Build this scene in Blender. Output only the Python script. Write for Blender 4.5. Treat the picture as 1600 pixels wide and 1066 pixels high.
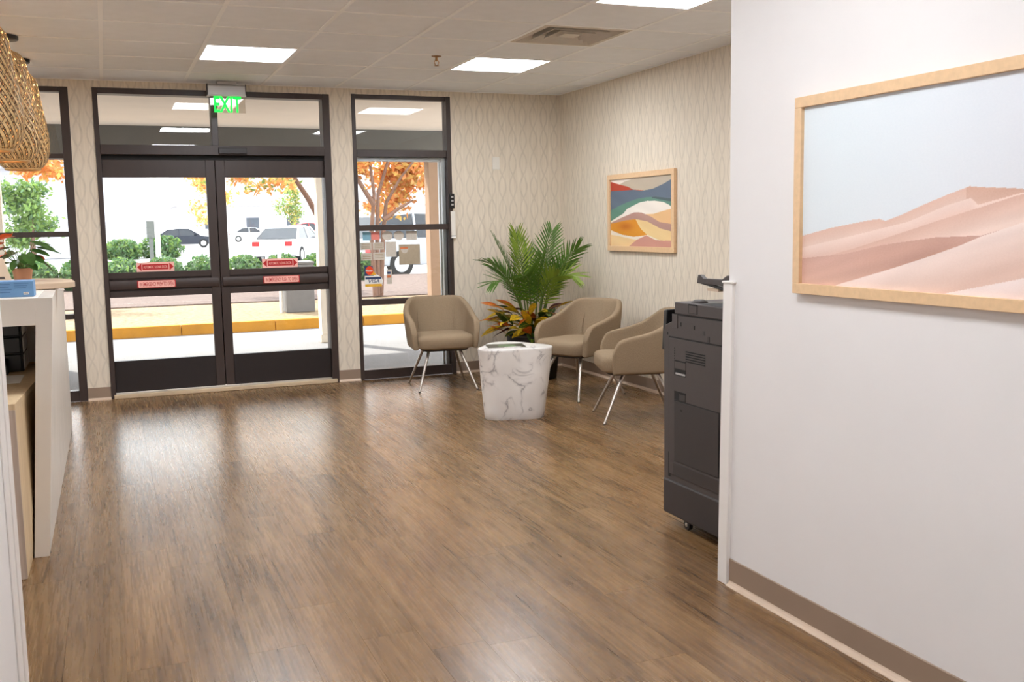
import bpy, bmesh, math, random
import numpy as np
from mathutils import Matrix, Vector
random.seed(7)
rng = np.random.default_rng(7)
scene = bpy.context.scene
for o in list(bpy.data.objects):
    bpy.data.objects.remove(o)
COL = scene.collection

# ------------------------------------------------------------------ camera
cam_d = bpy.data.cameras.new('camera')
cam = bpy.data.objects.new('camera', cam_d)
COL.objects.link(cam)
YAW, PITCH, ROLL = 0.3803, -0.1162, -0.0182
cam_d.sensor_width = 36.0
cam_d.lens = 1575.33 / 1600 * 36.0
cam_d.clip_start, cam_d.clip_end = 0.02, 400
_f = Vector((math.sin(YAW) * math.cos(PITCH), math.cos(YAW) * math.cos(PITCH), math.sin(PITCH)))
_r = Vector((math.cos(YAW), -math.sin(YAW), 0))
_u = _r.cross(_f)
_r2 = _r * math.cos(ROLL) + _u * math.sin(ROLL)
_u2 = _r2.cross(_f)
_m = Matrix((_r2, _u2, -_f)).transposed().to_4x4()
_m.translation = (-0.5254, -8.6346, 1.3479)
cam.matrix_world = _m
scene.camera = cam

# ------------------------------------------------------------------ world, sun, exposure
SKY_STRENGTH = 2.4
SUN_STRENGTH = 4.8
PANEL_STRENGTH = 15.0
world = bpy.data.worlds.new('sky')
scene.world = world
world.use_nodes = True
wn = world.node_tree
bg = wn.nodes['Background']
bg.inputs['Color'].default_value = (0.93, 0.965, 1.0, 1)
bg.inputs['Strength'].default_value = SKY_STRENGTH
sun_d = bpy.data.lights.new('sun', 'SUN')
sun_d.energy = SUN_STRENGTH
sun_d.angle = math.radians(1.5)
sun_d.color = (1.0, 0.93, 0.82)
sun = bpy.data.objects.new('sun', sun_d)
COL.objects.link(sun)
sun.rotation_euler = Vector((0.35, -0.75, -0.95)).to_track_quat('-Z', 'Y').to_euler()
scene.view_settings.view_transform = 'Standard'
scene.view_settings.look = 'None'
scene.view_settings.gamma = 1.0
scene.view_settings.use_curve_mapping = False
scene.view_settings.exposure = 0.98

# ------------------------------------------------------------------ materials
def lin(r, g, b):
    def c(v):
        v /= 255.0
        return v / 12.92 if v <= 0.04045 else ((v + 0.055) / 1.055) ** 2.4
    return (c(r), c(g), c(b))

M = {}

def new_mat(name):
    m = bpy.data.materials.new(name)
    m.use_nodes = True
    nt = m.node_tree
    b = nt.nodes['Principled BSDF']
    M[name] = m
    return m, nt, b

def N(nt, t, **kw):
    n = nt.nodes.new(t)
    for k, v in kw.items():
        setattr(n, k, v)
    return n

def ramp(nt, stops):
    n = N(nt, 'ShaderNodeValToRGB')
    el = n.color_ramp.elements
    while len(el) < len(stops):
        el.new(0.5)
    for e, (p, c) in zip(el, stops):
        e.position = p
        e.color = (*c, 1)
    return n

def math_n(nt, op, a, b=None, clamp=False):
    n = N(nt, 'ShaderNodeMath', operation=op)
    n.use_clamp = clamp
    for i, v in enumerate((a, b)):
        if v is None:
            continue
        if isinstance(v, (int, float)):
            n.inputs[i].default_value = v
        else:
            nt.links.new(v, n.inputs[i])
    return n.outputs[0]

def pmat(name, rgb, rough=0.5, metal=0.0, var=0.06, scale=12.0, bump=0.0, bscale=60.0, stretch=(1, 1, 1), spec=0.5, rand=0.0, trans=0.0, emit=None, estr=0.0):
    """principled material with a noise-driven colour variation, optional relief and per-object variation"""
    m, nt, b = new_mat(name)
    c = lin(*rgb)
    tc = N(nt, 'ShaderNodeTexCoord')
    mp = N(nt, 'ShaderNodeMapping')
    mp.inputs['Scale'].default_value = stretch
    nt.links.new(tc.outputs['Object'], mp.inputs['Vector'])
    nz = N(nt, 'ShaderNodeTexNoise')
    nz.inputs['Scale'].default_value = scale
    nz.inputs['Detail'].default_value = 3
    nt.links.new(mp.outputs[0], nz.inputs['Vector'])
    lo = tuple(max(0, x * (1 - var)) for x in c)
    hi = tuple(min(1, x * (1 + var)) for x in c)
    rp = ramp(nt, [(0.3, lo), (0.7, hi)])
    nt.links.new(nz.outputs['Fac'], rp.inputs['Fac'])
    out = rp.outputs['Color']
    if rand:
        oi = N(nt, 'ShaderNodeObjectInfo')
        hs = N(nt, 'ShaderNodeHueSaturation')
        nt.links.new(out, hs.inputs['Color'])
        v = math_n(nt, 'MULTIPLY_ADD', oi.outputs['Random'], rand)
        v.node.inputs[2].default_value = 1 - rand / 2
        nt.links.new(v, hs.inputs['Value'])
        out = hs.outputs['Color']
    nt.links.new(out, b.inputs['Base Color'])
    b.inputs['Roughness'].default_value = rough
    b.inputs['Metallic'].default_value = metal
    b.inputs['Specular IOR Level'].default_value = spec
    if bump:
        n2 = N(nt, 'ShaderNodeTexNoise')
        n2.inputs['Scale'].default_value = bscale
        n2.inputs['Detail'].default_value = 2
        nt.links.new(mp.outputs[0], n2.inputs['Vector'])
        bp = N(nt, 'ShaderNodeBump')
        bp.inputs['Strength'].default_value = bump
        bp.inputs['Distance'].default_value = 0.004
        nt.links.new(n2.outputs['Fac'], bp.inputs['Height'])
        nt.links.new(bp.outputs[0], b.inputs['Normal'])
    if trans:
        o = nt.nodes['Material Output']
        tl = N(nt, 'ShaderNodeBsdfTranslucent')
        nt.links.new(out, tl.inputs['Color'])
        mx = N(nt, 'ShaderNodeMixShader')
        mx.inputs[0].default_value = trans
        nt.links.new(b.outputs[0], mx.inputs[1])
        nt.links.new(tl.outputs[0], mx.inputs[2])
        nt.links.new(mx.outputs[0], o.inputs['Surface'])
    if emit:
        b.inputs['Emission Color'].default_value = (*lin(*emit), 1)
        b.inputs['Emission Strength'].default_value = estr
    return m

pmat('paint_white', (232, 228, 226), 0.55, var=0.015, scale=3, bump=0.03, bscale=90)
pmat('paint_trim', (236, 231, 226), 0.4, var=0.01)
pmat('baseboard_vinyl', (150, 128, 110), 0.42, var=0.03, scale=5)
pmat('baseboard_toe_lit', (205, 182, 160), 0.4, var=0.03, scale=5)  # baseboard vinyl lightened for the light its curved toe catches
pmat('tile', (242, 244, 247), 0.85, var=0.02, scale=9, bump=0.12, bscale=160, rand=0.03)
pmat('grid_white', (252, 252, 252), 0.45, var=0.01)
pmat('ceiling_deck', (120, 115, 110), 0.9)
pmat('bronze', (62, 50, 46), 0.38, var=0.07, scale=30, stretch=(1, 1, 0.2), spec=0.5)
pmat('bronze_dark', (36, 29, 29), 0.4, var=0.06, scale=40)
pmat('gap_black', (10, 9, 9), 0.7)
pmat('aluminium', (188, 190, 192), 0.35, metal=0.7, var=0.03)
pmat('threshold', (205, 182, 150), 0.5, var=0.06, scale=9)
pmat('fabric', (150, 130, 106), 0.95, var=0.13, scale=260, bump=0.5, bscale=420, spec=0.15)
pmat('fabric_under', (60, 54, 48), 0.9)
pmat('steel', (196, 188, 180), 0.28, metal=0.95, var=0.03, scale=60)
pmat('copier_grey', (70, 62, 60), 0.55, var=0.03, scale=40, bump=0.12, bscale=900)
pmat('copier_dark', (48, 41, 41), 0.5, var=0.04, scale=40, bump=0.1, bscale=900)
pmat('copier_black', (28, 25, 26), 0.45, var=0.04, scale=60)
pmat('gloss_black', (16, 15, 16), 0.3, var=0.02)
pmat('laminate_white', (236, 228, 217), 0.42, var=0.012, scale=4)
pmat('frame_wood', (226, 190, 148), 0.45, var=0.05, scale=7, stretch=(1, 8, 8))
pmat('paper', (246, 243, 238), 0.7, var=0.01)
pmat('blue_card', (108, 152, 196), 0.55, var=0.03, scale=30)
pmat('blue_print', (84, 122, 166), 0.55, var=0.02)
pmat('terracotta', (202, 150, 118), 0.6, var=0.05)
pmat('kraft', (203, 178, 152), 0.6, var=0.03)
pmat('ink', (70, 58, 52), 0.6)
pmat('soil', (46, 34, 26), 0.95, var=0.3, bump=0.6)
pmat('pot_black', (20, 19, 20), 0.5, var=0.05)
pmat('bamboo', (222, 188, 134), 0.5, var=0.22, scale=45, spec=0.4)
pmat('bamboo_gap_shade', (74, 50, 28), 0.6, var=0.2, scale=45)  # dark strip edges, painted as the shade in the gaps of the weave
pmat('bamboo_rim', (198, 158, 104), 0.5, var=0.1, scale=20)
pmat('palm_green', (84, 122, 38), 0.42, var=0.35, scale=5, trans=0.25)
pmat('palm_light', (128, 150, 52), 0.42, var=0.3, scale=5, trans=0.25)
pmat('palm_stem', (92, 112, 44), 0.5, var=0.15)
pmat('croton_yellow', (222, 182, 38), 0.38, var=0.35, scale=28, trans=0.15)
pmat('croton_green', (70, 104, 34), 0.38, var=0.5, scale=25, trans=0.12)
pmat('croton_orange', (210, 104, 34), 0.38, var=0.4, scale=25, trans=0.15)
pmat('croton_red', (92, 34, 26), 0.38, var=0.4, scale=25, trans=0.1)
pmat('anthurium_leaf', (60, 96, 40), 0.3, var=0.25, scale=30, trans=0.2)
pmat('anthurium_flower', (214, 84, 40), 0.3, var=0.15, scale=30, trans=0.2)
pmat('sign_red', (196, 24, 26), 0.5, var=0.02)
pmat('sign_pink', (255, 196, 184), 0.5, var=0.02)
pmat('brass', (150, 110, 66), 0.35, metal=0.8, var=0.1)
pmat('plastic_white', (232, 226, 216), 0.4, var=0.01)
pmat('plastic_silver', (186, 182, 180), 0.4, metal=0.3, var=0.02)
pmat('sticker_blue', (128, 176, 196), 0.6, var=0.08, scale=80)
pmat('sticker_salmon', (232, 138, 126), 0.6, var=0.05, scale=80)
pmat('sticker_grey', (208, 200, 188), 0.7, var=0.08, scale=90)
pmat('sticker_tan', (178, 162, 138), 0.7, var=0.04, scale=50)
pmat('sticker_orange', (214, 120, 70), 0.6)
pmat('card_orange', (236, 72, 24), 0.5)
pmat('card_navy', (38, 58, 100), 0.5)
pmat('card_gold', (232, 176, 44), 0.5)
pmat('mag_cover', (70, 66, 56), 0.3, var=0.5, scale=14)
pmat('mag_art', (104, 130, 92), 0.3, var=0.4, scale=30)
pmat('vent_dark', (30, 28, 30), 0.8)
pmat('vent_white', (214, 204, 190), 0.5, var=0.03)
# outside
pmat('soffit', (246, 230, 213), 0.8, var=0.03, scale=3)
pmat('fascia', (96, 94, 88), 0.7, var=0.06, scale=5)
pmat('stucco', (170, 138, 112), 0.9, var=0.04, bump=0.2, bscale=60)
pmat('cream_post', (240, 228, 210), 0.8, var=0.03)
pmat('concrete', (124, 124, 127), 0.9, var=0.06, scale=2.5, bump=0.2, bscale=50)
pmat('asphalt', (158, 157, 158), 0.95, var=0.06, scale=2, bump=0.2, bscale=50)
pmat('curb_yellow', (196, 136, 40), 0.8, var=0.1, scale=5)
pmat('dry_grass', (132, 112, 84), 0.95, var=0.5, scale=14, bump=0.6, bscale=50)
pmat('mulch', (92, 76, 70), 0.95, var=0.45, scale=24, bump=0.8, bscale=50)
pmat('hedge_leaf', (86, 120, 76), 0.5, var=0.35, scale=9, trans=0.3)
pmat('hedge_core', (52, 76, 46), 0.9, var=0.3)
pmat('leaf_orange', (216, 150, 88), 0.6, var=0.3, scale=1.6, trans=0.5)
pmat('leaf_gold', (214, 184, 106), 0.6, var=0.3, scale=1.6, trans=0.5)
pmat('leaf_green', (120, 150, 76), 0.6, var=0.3, scale=1.2, trans=0.4)
pmat('bark', (112, 84, 70), 0.9, var=0.2, scale=12, bump=0.4, bscale=30)
pmat('siding', (208, 208, 216), 0.8, var=0.02)
pmat('siding_trim', (236, 236, 238), 0.7, var=0.01)
pmat('roof_shingle', (156, 154, 160), 0.9, var=0.15, scale=6)
pmat('pane_dark', (70, 78, 90), 0.15, var=0.05)
pmat('car_dark', (44, 50, 62), 0.25, metal=0.3, var=0.02)
pmat('car_white', (232, 234, 236), 0.25, var=0.01)
pmat('car_red', (190, 40, 44), 0.25, var=0.02)
pmat('car_silver', (168, 172, 178), 0.25, metal=0.4, var=0.02)
pmat('car_glass', (40, 46, 54), 0.08, var=0.02)
pmat('tyre', (26, 26, 26), 0.8)
pmat('hub', (190, 192, 194), 0.3, metal=0.8)
pmat('tail_red', (190, 20, 24), 0.3)
pmat('bin_grey', (112, 110, 110), 0.7, var=0.04)
pmat('pole_white', (226, 224, 220), 0.6)
pmat('pole_dark', (92, 96, 92), 0.6)

def emission(name, rgb, s):
    m, nt, b = new_mat(name)
    nz = N(nt, 'ShaderNodeTexNoise')
    nz.inputs['Scale'].default_value = 4
    c = lin(*rgb)
    rp = ramp(nt, [(0.3, tuple(x * 0.98 for x in c)), (0.7, c)])
    nt.links.new(nz.outputs['Fac'], rp.inputs['Fac'])
    nt.links.new(rp.outputs['Color'], b.inputs['Emission Color'])
    b.inputs['Base Color'].default_value = (*c, 1)
    b.inputs['Emission Strength'].default_value = s
    return m

emission('light_diffuser', (246, 250, 255), PANEL_STRENGTH)
emission('exit_green', (0, 232, 64), 0.85)
emission('bulb', (255, 228, 196), 70.0)

def glass(name, tint, ior=1.5):
    m, nt, b = new_mat(name)
    o = nt.nodes['Material Output']
    tr = N(nt, 'ShaderNodeBsdfTransparent')
    tr.inputs['Color'].default_value = (*tint, 1)
    gl = N(nt, 'ShaderNodeBsdfGlossy')
    gl.inputs['Roughness'].default_value = 0.0
    fr = N(nt, 'ShaderNodeFresnel')
    fr.inputs['IOR'].default_value = ior
    mx = N(nt, 'ShaderNodeMixShader')
    nt.links.new(fr.outputs[0], mx.inputs[0])
    nt.links.new(tr.outputs[0], mx.inputs[1])
    nt.links.new(gl.outputs[0], mx.inputs[2])
    nt.links.new(mx.outputs[0], o.inputs['Surface'])
    nt.nodes.remove(b)
    return m

glass('window_glass', (0.97, 0.98, 0.975))
glass('acrylic', (0.86, 0.84, 0.8))

def wallpaper():
    m, nt, b = new_mat('wallpaper')
    g = N(nt, 'ShaderNodeNewGeometry')
    sx = N(nt, 'ShaderNodeSeparateXYZ')
    nt.links.new(g.outputs['Position'], sx.inputs[0])
    u = math_n(nt, 'ADD', sx.outputs['X'], sx.outputs['Y'])
    z = sx.outputs['Z']
    P, H, A = 0.104, 0.42, 0.034
    wob = math_n(nt, 'MULTIPLY', math_n(nt, 'COSINE', math_n(nt, 'MULTIPLY', z, 2 * math.pi / H)), A / P)
    up = math_n(nt, 'DIVIDE', u, P)
    masks = []
    for sgn in (1, -1):
        t = math_n(nt, 'FRACT', math_n(nt, 'ADD', up, wob if sgn > 0 else math_n(nt, 'MULTIPLY', wob, -1)))
        d = math_n(nt, 'ABSOLUTE', math_n(nt, 'SUBTRACT', t, 0.5))
        masks.append(math_n(nt, 'SUBTRACT', 1.0, math_n(nt, 'DIVIDE', math_n(nt, 'SUBTRACT', d, 0.035), 0.07), clamp=True))
    mask = math_n(nt, 'MAXIMUM', masks[0], math_n(nt, 'MULTIPLY', masks[1], 1.0))
    mp = N(nt, 'ShaderNodeMapping')
    mp.inputs['Scale'].default_value = (1, 1, 0.06)
    nt.links.new(g.outputs['Position'], mp.inputs[0])
    nz = N(nt, 'ShaderNodeTexNoise')
    nz.inputs['Scale'].default_value = 70
    nz.inputs['Detail'].default_value = 4
    nt.links.new(mp.outputs[0], nz.inputs['Vector'])
    n2 = N(nt, 'ShaderNodeTexNoise')
    n2.inputs['Scale'].default_value = 16
    nt.links.new(g.outputs['Position'], n2.inputs['Vector'])
    mask = math_n(nt, 'MULTIPLY', mask, math_n(nt, 'MULTIPLY', n2.outputs['Fac'], 0.75))
    base = ramp(nt, [(0.3, lin(218, 205, 186)), (0.7, lin(235, 223, 205))])
    nt.links.new(nz.outputs['Fac'], base.inputs['Fac'])
    mix = N(nt, 'ShaderNodeMix', data_type='RGBA')
    mix.inputs['B'].default_value = (*lin(194, 182, 166), 1)
    nt.links.new(mask, mix.inputs['Factor'])
    nt.links.new(base.outputs['Color'], mix.inputs['A'])
    nt.links.new(mix.outputs['Result'], b.inputs['Base Color'])
    b.inputs['Roughness'].default_value = 0.6
    b.inputs['Specular IOR Level'].default_value = 0.3
wallpaper()

def wood_floor():
    m, nt, b = new_mat('wood_plank')
    tc = N(nt, 'ShaderNodeTexCoord')
    oi = N(nt, 'ShaderNodeObjectInfo')
    off = N(nt, 'ShaderNodeVectorMath', operation='SCALE')
    off.inputs[0].default_value = (37.0, 91.0, 13.0)
    nt.links.new(oi.outputs['Random'], off.inputs['Scale'])
    ad = N(nt, 'ShaderNodeVectorMath', operation='ADD')
    nt.links.new(tc.outputs['Object'], ad.inputs[0])
    nt.links.new(off.outputs[0], ad.inputs[1])
    def mapped(s):
        mp = N(nt, 'ShaderNodeMapping')
        mp.inputs['Scale'].default_value = s
        nt.links.new(ad.outputs[0], mp.inputs[0])
        return mp.outputs[0]
    n1 = N(nt, 'ShaderNodeTexNoise')
    n1.inputs['Scale'].default_value = 1.0
    n1.inputs['Detail'].default_value = 5
    n1.inputs['Roughness'].default_value = 0.62
    nt.links.new(mapped((9, 1.1, 1)), n1.inputs['Vector'])
    n2 = N(nt, 'ShaderNodeTexNoise')
    n2.inputs['Scale'].default_value = 1.0
    n2.inputs['Detail'].default_value = 4
    nt.links.new(mapped((110, 4, 1)), n2.inputs['Vector'])
    w = N(nt, 'ShaderNodeTexWave', wave_type='RINGS', rings_direction='Z')
    w.inputs['Scale'].default_value = 1.2
    w.inputs['Distortion'].default_value = 14
    w.inputs['Detail'].default_value = 2.5
    w.inputs['Detail Scale'].default_value = 1.6
    nt.links.new(mapped((6, 0.5, 1)), w.inputs['Vector'])
    a = math_n(nt, 'MULTIPLY', n1.outputs['Fac'], 0.74)
    c = math_n(nt, 'MULTIPLY', n2.outputs['Fac'], 0.13)
    d = math_n(nt, 'MULTIPLY', w.outputs['Fac'], 0.13)
    s = math_n(nt, 'ADD', math_n(nt, 'ADD', a, c), d)
    rp = ramp(nt, [(0.30, lin(84, 59, 35)), (0.42, lin(112, 82, 51)), (0.54, lin(128, 96, 61)), (0.70, lin(144, 112, 75))])
    nt.links.new(s, rp.inputs['Fac'])
    hs = N(nt, 'ShaderNodeHueSaturation')
    nt.links.new(rp.outputs['Color'], hs.inputs['Color'])
    v = math_n(nt, 'MULTIPLY_ADD', oi.outputs['Random'], 0.22)
    v.node.inputs[2].default_value = 0.86
    nt.links.new(v, hs.inputs['Value'])
    nt.links.new(hs.outputs['Color'], b.inputs['Base Color'])
    rr = math_n(nt, 'MULTIPLY_ADD', n2.outputs['Fac'], 0.08)
    rr.node.inputs[2].default_value = 0.235
    nt.links.new(rr, b.inputs['Roughness'])
    b.inputs['Specular IOR Level'].default_value = 0.62
    bp = N(nt, 'ShaderNodeBump')
    bp.inputs['Strength'].default_value = 0.02
    bp.inputs['Distance'].default_value = 0.002
    hgt = math_n(nt, 'ADD', math_n(nt, 'MULTIPLY', n1.outputs['Fac'], 0.3), math_n(nt, 'MULTIPLY', w.outputs['Fac'], 0.5))
    nt.links.new(hgt, bp.inputs['Height'])
    nt.links.new(bp.outputs[0], b.inputs['Normal'])
wood_floor()

def light_wood(name, lo, hi, stretch):
    m, nt, b = new_mat(name)
    tc = N(nt, 'ShaderNodeTexCoord')
    mp = N(nt, 'ShaderNodeMapping')
    mp.inputs['Scale'].default_value = stretch
    nt.links.new(tc.outputs['Object'], mp.inputs[0])
    nz = N(nt, 'ShaderNodeTexNoise')
    nz.inputs['Scale'].default_value = 1
    nz.inputs['Detail'].default_value = 5
    nt.links.new(mp.outputs[0], nz.inputs['Vector'])
    rp = ramp(nt, [(0.3, lin(*lo)), (0.7, lin(*hi))])
    nt.links.new(nz.outputs['Fac'], rp.inputs['Fac'])
    nt.links.new(rp.outputs['Color'], b.inputs['Base Color'])
    b.inputs['Roughness'].default_value = 0.42
light_wood('oak_light', (206, 178, 138), (224, 198, 160), (60, 60, 3))
light_wood('oak_edge', (178, 158, 142), (204, 186, 170), (70, 70, 2))
light_wood('laminate_grain', (206, 198, 188), (228, 220, 210), (50, 50, 2.5))

def marble():
    m, nt, b = new_mat('marble')
    tc = N(nt, 'ShaderNodeTexCoord')
    nz = N(nt, 'ShaderNodeTexNoise')
    nz.inputs['Scale'].default_value = 5
    nz.inputs['Detail'].default_value = 7
    nz.inputs['Distortion'].default_value = 0.8
    nt.links.new(tc.outputs['Object'], nz.inputs['Vector'])
    d = math_n(nt, 'ABSOLUTE', math_n(nt, 'SUBTRACT', nz.outputs['Fac'], 0.5))
    vein = ramp(nt, [(0.0, lin(160, 155, 155)), (0.018, lin(226, 221, 217)), (0.06, lin(240, 236, 232))])
    nt.links.new(d, vein.inputs['Fac'])
    n2 = N(nt, 'ShaderNodeTexNoise')
    n2.inputs['Scale'].default_value = 2.6
    nt.links.new(tc.outputs['Object'], n2.inputs['Vector'])
    cloud = ramp(nt, [(0.35, lin(255, 255, 255)), (0.75, lin(222, 217, 214))])
    fade = ramp(nt, [(0.40, (0, 0, 0)), (0.58, (1, 1, 1))])
    n3 = N(nt, 'ShaderNodeTexNoise')
    n3.inputs['Scale'].default_value = 7
    nt.links.new(tc.outputs['Object'], n3.inputs['Vector'])
    nt.links.new(n3.outputs['Fac'], fade.inputs['Fac'])
    vm = N(nt, 'ShaderNodeMix', data_type='RGBA')
    vm.inputs['A'].default_value = (*lin(240, 236, 232), 1)
    nt.links.new(fade.outputs['Color'], vm.inputs['Factor'])
    nt.links.new(vein.outputs['Color'], vm.inputs['B'])
    nt.links.new(n2.outputs['Fac'], cloud.inputs['Fac'])
    mix = N(nt, 'ShaderNodeMix', data_type='RGBA', blend_type='MULTIPLY')
    mix.inputs['Factor'].default_value = 1
    nt.links.new(vm.outputs['Result'], mix.inputs['A'])
    nt.links.new(cloud.outputs['Color'], mix.inputs['B'])
    nt.links.new(mix.outputs['Result'], b.inputs['Base Color'])
    b.inputs['Roughness'].default_value = 0.3
marble()

def print_mat():
    m, nt, b = new_mat('art_print')
    at = N(nt, 'ShaderNodeAttribute', attribute_name='ink')
    nz = N(nt, 'ShaderNodeTexNoise')
    nz.inputs['Scale'].default_value = 120
    mix = N(nt, 'ShaderNodeMix', data_type='RGBA', blend_type='SOFT_LIGHT')
    mix.inputs['Factor'].default_value = 0.12
    nt.links.new(at.outputs['Color'], mix.inputs['A'])
    nt.links.new(nz.outputs['Fac'], mix.inputs['B'])
    nt.links.new(mix.outputs['Result'], b.inputs['Base Color'])
    b.inputs['Roughness'].default_value = 0.5
print_mat()

# ------------------------------------------------------------------ mesh helpers
class MB:
    def __init__(s):
        s.v, s.f, s.m = [], [], []

    def face(s, pts, m=0):
        n = len(s.v)
        s.v += [tuple(p) for p in pts]
        s.f.append(tuple(range(n, n + len(pts))))
        s.m.append(m)
        return s

    def hexa(s, p, m=0):
        n = len(s.v)
        s.v += [tuple(q) for q in p]
        for f in ((0, 3, 2, 1), (4, 5, 6, 7), (0, 1, 5, 4), (1, 2, 6, 5), (2, 3, 7, 6), (3, 0, 4, 7)):
            s.f.append(tuple(n + i for i in f))
            s.m.append(m)
        return s

    def box(s, x0, x1, y0, y1, z0, z1, m=0):
        return s.hexa([(x0, y0, z0), (x1, y0, z0), (x1, y1, z0), (x0, y1, z0), (x0, y0, z1), (x1, y0, z1), (x1, y1, z1), (x0, y1, z1)], m)

    def loops(s, rings, m=0, close=True, cap0=True, cap1=True):
        n0 = len(s.v)
        k = len(rings[0])
        for r in rings:
            s.v += [tuple(p) for p in r]
        for i in range(len(rings) - 1):
            for j in range(k if close else k - 1):
                a = n0 + i * k + j
                b2 = n0 + i * k + (j + 1) % k
                s.f.append((a, b2, b2 + k, a + k))
                s.m.append(m)
        if cap0:
            s.f.append(tuple(n0 + j for j in reversed(range(k))))
            s.m.append(m)
        if cap1:
            s.f.append(tuple(n0 + (len(rings) - 1) * k + j for j in range(k)))
            s.m.append(m)
        return s

    def prism(s, poly, a, b, axis='z', m=0):
        def P(u, v, w):
            return {'z': (u, v, w), 'y': (u, w, v), 'x': (w, u, v)}[axis]
        r0 = [P(u, v, a) for u, v in poly]
        r1 = [P(u, v, b) for u, v in poly]
        return s.loops([r0, r1], m)

    def tube(s, pts, rad, n=8, m=0):
        pts = [Vector(p) for p in pts]
        if not isinstance(rad, (list, tuple)):
            rad = [rad] * len(pts)
        rings = []
        prev = None
        for i, p in enumerate(pts):
            t = (pts[min(i + 1, len(pts) - 1)] - pts[max(i - 1, 0)]).normalized()
            if prev is None:
                a = t.orthogonal().normalized()
            else:
                a = (prev - t * prev.dot(t)).normalized()
            prev = a
            b2 = t.cross(a)
            rings.append([p + (a * math.cos(2 * math.pi * j / n) + b2 * math.sin(2 * math.pi * j / n)) * rad[i] for j in range(n)])
        return s.loops(rings, m)

    def lathe(s, prof, n=24, c=(0, 0), m=0, cap0=True, cap1=True):
        rings = [[(c[0] + r * math.cos(2 * math.pi * j / n), c[1] + r * math.sin(2 * math.pi * j / n), z) for j in range(n)] for r, z in prof]
        return s.loops(rings, m, True, cap0, cap1)

    def text(s, body, cx, cz, w, h, y, m=0, axis='y', shear=0.0, bold=0.012):
        cu = bpy.data.curves.new('lettering', 'FONT')
        cu.body = body
        cu.align_x = 'CENTER'
        cu.resolution_u = 3
        cu.offset = bold
        cu.shear = shear
        ob = bpy.data.objects.new('lettering', cu)
        COL.objects.link(ob)
        dg = bpy.context.evaluated_depsgraph_get()
        me = bpy.data.meshes.new_from_object(ob.evaluated_get(dg))
        vs = np.array([v.co[:] for v in me.vertices])
        fs = [tuple(p.vertices) for p in me.polygons]
        lo, hi = vs.min(0), vs.max(0)
        n = len(s.v)
        for p in vs:
            a = cx + ((p[0] - lo[0]) / (hi[0] - lo[0]) - 0.5) * w
            b2 = cz + ((p[1] - lo[1]) / (hi[1] - lo[1]) - 0.5) * h
            s.v.append((a, y, b2))
        for f in fs:
            s.f.append(tuple(n + i for i in f))
            s.m.append(m)
        bpy.data.objects.remove(ob)
        bpy.data.curves.remove(cu)
        bpy.data.meshes.remove(me)
        return s

    def mesh(s, name, mats, smooth=False):
        me = bpy.data.meshes.new(name)
        me.from_pydata(s.v, [], s.f)
        for mt in ([mats] if isinstance(mats, str) else mats):
            me.materials.append(M[mt])
        me.polygons.foreach_set('material_index', s.m)
        if smooth:
            me.polygons.foreach_set('use_smooth', [True] * len(me.polygons))
        me.update()
        return me

    def build(s, name, mats, parent=None, smooth=False, bevel=0, seg=2, sub=0, solid=0, local=False, recalc=True):
        me = s.mesh(name, mats, smooth or bevel > 0 or sub > 0)
        if recalc:
            bm = bmesh.new()
            bm.from_mesh(me)
            bmesh.ops.recalc_face_normals(bm, faces=bm.faces)
            bm.to_mesh(me)
            bm.free()
        o = link(name, me, parent, local)
        if solid:
            md = o.modifiers.new('solid', 'SOLIDIFY')
            md.thickness = solid
            md.offset = 0
        if bevel:
            md = o.modifiers.new('bevel', 'BEVEL')
            md.width = bevel
            md.segments = seg
            md.limit_method = 'ANGLE'
            md.angle_limit = math.radians(40)
            md.harden_normals = False
        if sub:
            md = o.modifiers.new('sub', 'SUBSURF')
            md.levels = sub
            md.render_levels = sub
        if smooth and not sub and not bevel:
            try:
                me.set_sharp_from_angle(angle=math.radians(45))
            except Exception:
                pass
        elif bevel and not sub:
            try:
                me.set_sharp_from_angle(angle=math.radians(40))
            except Exception:
                pass
        return o

def link(name, me, parent=None, local=False):
    o = bpy.data.objects.new(name, me)
    COL.objects.link(o)
    if parent is not None:
        o.parent = parent
        if not local and parent.type == 'EMPTY':
            o.matrix_parent_inverse = parent.matrix_basis.inverted()
    return o

def tag(o, label=None, cat=None, group=None, kind=None):
    if label:
        o['label'] = label
    if cat:
        o['category'] = cat
    if group:
        o['group'] = group
    if kind:
        o['kind'] = kind
    return o

def thing(name, label, cat, loc=(0, 0, 0), rotz=0, group=None, kind=None):
    o = bpy.data.objects.new(name, None)
    COL.objects.link(o)
    o.empty_display_size = 0.1
    o.location = loc
    o.rotation_euler = (0, 0, rotz)
    return tag(o, label, cat, group, kind)

def copy_tree(o, parent=None):
    c = o.copy()
    COL.objects.link(c)
    c.parent = parent
    for ch in o.children:
        copy_tree(ch, c)
    return c

def rrect(x0, x1, y0, y1, r, n=5):
    pts = []
    for cx, cy, a0 in ((x1 - r, y1 - r, 0), (x0 + r, y1 - r, 90), (x0 + r, y0 + r, 180), (x1 - r, y0 + r, 270)):
        for i in range(n + 1):
            a = math.radians(a0 + 90 * i / n)
            pts.append((cx + r * math.cos(a), cy + r * math.sin(a)))
    return pts

# ------------------------------------------------------------------ the room shell
CZ = 2.5115                       # ceiling height
TX0, TY0, TS = -0.4746, -0.582, 0.6096
XL, XR, YB = -4.2, 3.44, -11.2    # left wall, right wall, back of the corridor

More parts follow.
